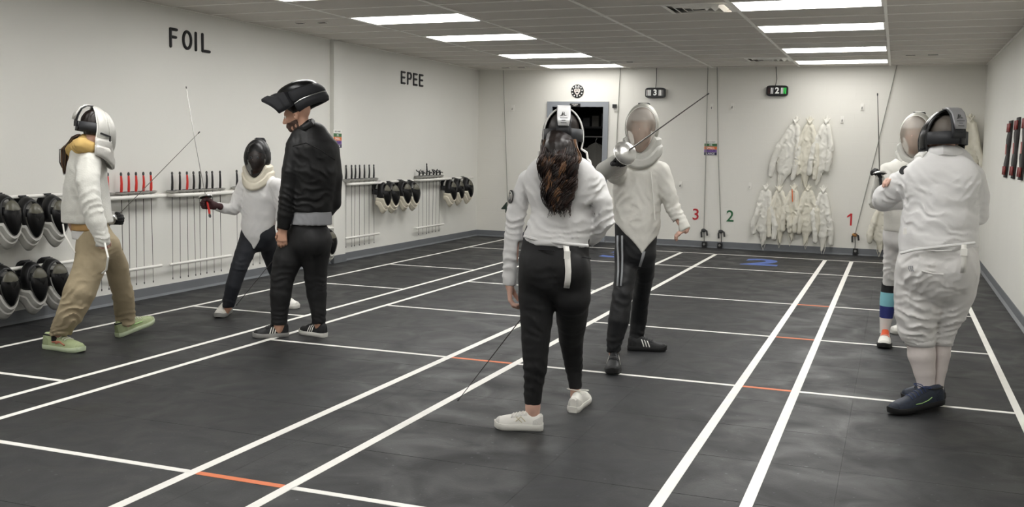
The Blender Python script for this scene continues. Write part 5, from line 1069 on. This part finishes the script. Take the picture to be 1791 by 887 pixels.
a2 = F.C([(1598, 412, 17), (1597, 450, 15, .05), (1594, 480, 13.5, .1), (1592, 500, 12.5, .12), (1591, 525, 13.5, .12), (1590, 550, 10, .12), (1589, 570, 8.5, .12)])
s = F.box(1505, 270, 1650, 425, -.5, .3, .0095); s.chain(tor[0], tor[1], .02, W, [.07, .12, .14, .14, .13, .12]); s.chain(*arm, .025); s.chain(*arm2, .025); s.plane(J(1580, 404), (0, 0, -1))
s.folds([(J(1532, 352, -.15), .1, (.4, 0, 1), .04, .012), (J(1560, 330, -.1), .14, (.8, 0, .6), .06, .01)], 61, .008); sdf_part(F, s, 'jacket', m_jcot)
s = F.box(1525, 390, 1625, 505, -.3, .35, .0095); s.chain(tor[0][4:], tor[1][4:], .02, W, [.12, .12])
s.chain(a1[0][:4], a1[1][:4], .03); s.chain(a2[0][:4], a2[1][:4], .03); s.plane(J(1556, 499, ya), (0, 0, -1)); s.folds([(J(1558, 470, ya-.1), .14, (.3, 0, 1), .05, .016)], 63, .008); sdf_part(F, s, 'breeches', m_breech)
for nm, c, y0, y1 in (('sock_band_black', '#17171a', 494, 511), ('sock_band_cyan', '#7fb9c4', 511, 535), ('sock_band_navy', '#27306f', 535, 556), ('sock_white', '#d9d5d0', 556, 583)):
    for L in (a1, a2):
        ys = [F.C([(0, 0, 0)])] and [500, 525, 555, 575]; q = L[0][3:7]; r = L[1][3:7]
        if nm == 'sock_band_black': pass
        zz = [p[2] for p in q]; pts = []; rr = []
        for y in np.linspace(y0, y1, 5):
            f = np.interp(y, ys, [0, 1, 2, 3]); i = min(2, int(f)); g = f-i; base_p = q[i]*(1-g)+q[i+1]*g; z = J(1553, y, ya)[2]; pts.append(V3((base_p[0], base_p[1], z))); rr.append((r[i]*(1-g)+r[i+1]*g)*1.04)
        MB().tube(pts, rr, 18, caps=False).build(nm, mat(nm, c, .85, bump=(90, .15)), F.t, F.o)
hd = heading(J(1602, 234, 0), -104, -3); _, hv, hf = head_mesh(hd)
bc = [(tor[0], [r*.8 for r in tor[1]], W, [.05, .09, .1, .1, .1, .09]), (a1[0], [r*.85 for r in a1[1]]), (a2[0], [r*.85 for r in a2[1]]), (arm[0], [r*.7 for r in arm[1]]), (arm2[0], [r*.7 for r in arm2[1]])]
gM = HF(J(1540, 318, -.30), (-.35, -.1, 1), (-.8, -.5, .3))
body(F, bc, [(hv, hf)], m_skin2); eyes(F.t, hd, F.o)
v, f = hand_mesh(gM, 1.4, -1, .003, .9); link('glove', v, f, m_bglove, F.t, F.o)
v, f = head_region(hd, 1.0, lambda P: np.maximum(.03-P[..., 2]+.3*np.maximum(P[..., 1], 0), P[..., 1]-.07), .007); link('hair', v, f, m_hair1, F.t, F.o)
mk = thing('mask', None, None); mk.parent = F.t; mask_parts(mk, hd, m_clear, m_clear_side, m_bibg, m_lame, True, m_lame, pad=m_jw, off=F.o, size=1.08)
h_ = PZ(1548, 595); t_ = PZ(1546, 611); shoe(F, h_, t_, m_shw, m_solek, m_orange2, .106, .115, tongue=m_orange2, marks=[(m_black, [(.3, .4), (.5, .6)], .003)])
h_ = PZ(1595, 584); shoe(F, h_, PZ(1557, 583), m_shw, m_shsole, m_orange2, .104, .11)
gd = J(1538.5, 304, -.34); tp = J(1523, 168, -.2); held_foil('foil', 'upright foil held by the fencer with striped socks at the right', gd, tp, m_blk_grip, .05, 'french', .02, 0, .0048, m_blade)
# ---------------------------------------------------------------- broad man in fencing whites, arms crossed, right front
F = Fig('broad man in fencing whites and black mask seen from behind with arms crossed', 1610, 715); J = F.J
ya, yb = PZ(1628, 714)[1]-F.Y, PZ(1645, 712)[1]-F.Y; W = unit(CR*V3((1, 1, 0))+V3((0, -.05, 0)))
tor = F.C([(1650, 272, 28), (1650, 290, 50), (1649, 312, 61), (1647, 345, 61), (1643, 385, 64), (1641, 415, 66), (1641, 432, 66), (1641, 455, 68), (1641, 478, 68)])
arm = F.C([(1599, 308, 23, -.02), (1575, 325, 24.5, .02), (1549, 345, 22, .10), (1545, 352, 19, .18), (1575, 352, 16, .30), (1620, 350, 13, .34)])
arm2 = F.C([(1699, 312, 23, .02), (1709, 345, 20.5, .06), (1709, 376, 19, .12), (1690, 372, 16, .28), (1640, 350, 14, .38), (1580, 320, 12, .36), (1566, 312, 11, .26)])
a1 = F.C([(1607, 475, 40), (1606, 510, 41, ya*.4), (1604, 545, 38, ya*.7), (1604, 575, 33, ya*.9), (1608, 594, 28, ya), (1609, 600, 26, ya)])
a2 = F.C([(1676, 475, 34), (1672, 510, 33, yb*.4), (1664, 545, 27, yb*.7), (1655, 572, 20, yb*.9), (1651, 592, 17, yb), (1650, 600, 16, yb)])
s1 = F.C([(1610, 590, 24, ya), (1612, 620, 24, ya), (1617, 650, 18.5, ya), (1620, 675, 14.5, ya), (1623, 692, 14, ya), (1623, 702, 12, ya)])
s2 = F.C([(1651, 590, 14, yb), (1648, 620, 14, yb), (1645, 645, 11.5, yb), (1641, 670, 9.5, yb), (1640, 690, 10, yb), (1640, 702, 10, yb)])
s = F.box(1505, 250, 1750, 460, -.4, .62, .0085)
s.chain(tor[0][:7], tor[1][:7], .02, W, [.075, .13, .165, .185, .195, .195, .19]); s.chain(*arm, .03); s.chain(*arm2[:2], .03)
s.ell(J(1615, 318, -.10), (.1, .06, .13), .05).ell(J(1682, 318, -.10), (.1, .06, .13), .05)
hp = J(1641, 434); s.cut(lambda P: hp[2]+.085*((P-hp) @ W)-.03*np.maximum(-((P-hp) @ W)-.14, 0)*4-P[..., 2], .004)
s.folds([(J(1565, 340, -.06), .13, (.75, 0, 1), .05, .020), (J(1607, 325, -.12), .09, (.9, 0, .8), .05, .012), (J(1640, 388, -.19), .22, (.06, 0, 1), .085, .014), (J(1600, 375, -.16), .12, (.3, 0, 1), .05, .013), (J(1700, 330, -.1), .1, (-.9, 0, .6), .05, .012), (J(1715, 370, 0), .1, (0, 0, 1), .045, .012), (J(1640, 410, -.19), .18, (.05, 0, 1), .05, .006)], 71, .006)
jk = sdf_part(F, s, 'jacket', m_jw)
MB().tube([J(1620, 274, -.02), J(1630, 266, -.085), J(1650, 262, -.12), J(1670, 264, -.10), J(1684, 273, -.03)], .03, 9, flat=((0, 0, 1), .6)).build('collar', m_jw, jk, F.o)
MB().tube([J(1575, 443, -.17), J(1600, 437, -.20), J(1641, 432, -.212), J(1680, 428, -.2), J(1705, 425, -.15)], .009, 7).build('hem_seam', m_jw, jk, F.o)
n_ = unit(V3((-.5, -.75, .55))); MB()._lathe([(0, .0), (.03, .0), (.03, .006), (0, .006)], J(1582, 298, -.055), n_, 20, 0).build('shoulder_badge', m_black, jk, F.o)
MB().box(J(1583, 404, -.205), (.018, .012, .035)).build('side_buckle', m_white, jk, F.o)
s = F.box(1545, 415, 1735, 612, -.4, .55, .009)
s.chain(tor[0][6:], [x*.99 for x in tor[1][6:]], .02, W, [.18, .185, .18]); s.chain(a1[0], a1[1], .03); s.chain(a2[0], a2[1], .03); s.ell(J(1610, 470, -.08), (.11, .12, .12), .05).ell(J(1672, 468, -.08), (.11, .11, .12), .05)
for pt, xx in ((a1[0][-1], -1), (a2[0][-1], 1)): s.cut(lambda P, pt=pt, xx=xx: np.where(xx*((P-J(1636.5, 600, ya)) @ W) > 0, pt[2]-P[..., 2], -.1), .003)
s.folds([(J(1605, 560, ya-.12), .15, (.2, 0, 1), .05, .022), (J(1600, 585, ya-.1), .09, (.1, 0, 1), .035, .02), (J(1655, 560, yb-.08), .12, (-.3, 0, 1), .045, .018), (J(1652, 588, yb), .07, (0, 0, 1), .032, .016), (J(1625, 495, -.15), .12, (-.5, 0, 1), .05, .014), (J(1590, 500, -.12), .14, (1, 0, -.4), .06, .014), (J(1690, 480, -.12), .14, (1, 0, .4), .06, .012), (J(1640, 450, -.2), .1, (.2, 0, 1), .05, .008)], 73, .008)
br = sdf_part(F, s, 'breeches', m_breech)
for L in (a1, a2): MB().tube([L[0][-1]+V3((0, 0, .03)), L[0][-1]-V3((0, 0, .012))], [L[1][-1]*.98, L[1][-1]*.97], 20, caps=False).build('knee_cuff', m_breech, br, F.o, solid=.006)
MB().grid([[J(x-4.5, y, d), J(x+4.5, y, d)] for x, y, d in ((1686, 428, -.205), (1686, 445, -.215), (1685.5, 462, -.208), (1684, 477, -.19))]).build('tail_strap', m_white, br, F.o, solid=.006); MB().box(J(1686, 441, -.216), (.035, .012, .04)).build('strap_buckle', m_white, br, F.o)
MB().tube([J(1612, 474, -.213), J(1632, 479, -.208), J(1650, 480, -.195)], .005, 6).tube([J(1614, 437, -.20), J(1640, 439, -.215), J(1665, 438, -.21)], .004, 6).build('pocket_seam', m_breech, br, F.o)
mk2 = MB()
for dx in (0, 3, 6): mk2.tube([J(1590+dx, 465, -.19), J(1589+dx, 470, -.192), J(1592+dx, 475, -.193)], .0025, 5)
mk2.build('embroidery', mat('grey_thread', '#8f9094', .8), br, F.o)
for L in (s1, s2):
    s = SDF(np.min(L[0], 0)-.12, np.max(L[0], 0)+.12, .008); s.chain(*L, .01); v, f = s.mesh(); link('sock', v, f, m_sock, F.t, F.o)
hd = heading(J(1648, 245, .0), 118, -3); _, hv, hf = head_mesh(hd, 1.05)
hM = HF(J(1580, 309, .05), (-.85, -.5, -.18), (-.1, -.1, -1))
bc = [(tor[0], [r*.8 for r in tor[1]], W, [.06, .1, .13, .14, .15, .15, .15, .14, .14]), (a1[0], [r*.8 for r in a1[1]]), (a2[0], [r*.75 for r in a2[1]]), (arm[0], [r*.7 for r in arm[1]]), (arm2[0], [r*.7 for r in arm2[1]]), (s1[0], [r*.8 for r in s1[1]]), (s2[0], [r*.8 for r in s2[1]])]
body(F, bc, [(hv, hf), hand_mesh(hM, .5, -1, 0.0, .92)], m_skin2); eyes(F.t, hd, F.o, 1.05)
v, f = head_region(hd, 1.05, lambda P: np.maximum(-.02-P[..., 2]+.9*np.maximum(P[..., 1]+.02, 0), P[..., 1]-.07), .007, amp=.004); link('hair', v, f, mat('greying_hair', '#5d564f', .6), F.t, F.o)
mk = thing('mask', None, None); mk.parent = F.t; mask_parts(mk, hd, m_mesh, mat('glossy_black', '#0b0b0d', .25), mat('white_black_bib', '#d9d8d3', .75), m_trim, True, mat('tongue_grey', '#9b9b9d', .4, .3), marks=True, off=F.o, size=1.14, flare=.012)
sw = [(m_green, [(.62, .35), (.5, .25), (.36, .28), (.28, .4)], .0025)]
h_, t_ = PZ(1646, 716), PZ(1556, 726); shoe(F, h_+V3((0, 0, .035)), t_, m_shn, m_solek, mat('lace_navy', '#26365e', .8), .112, .125, marks=sw, loop=True, collar=m_shb)
h_ = PZ(1653, 712); shoe(F, h_+V3((0, .05, .04)), h_+V3((-.24, .10, 0)), m_shn, m_solek, m_blace, .11, .12, marks=sw, collar=m_shb)
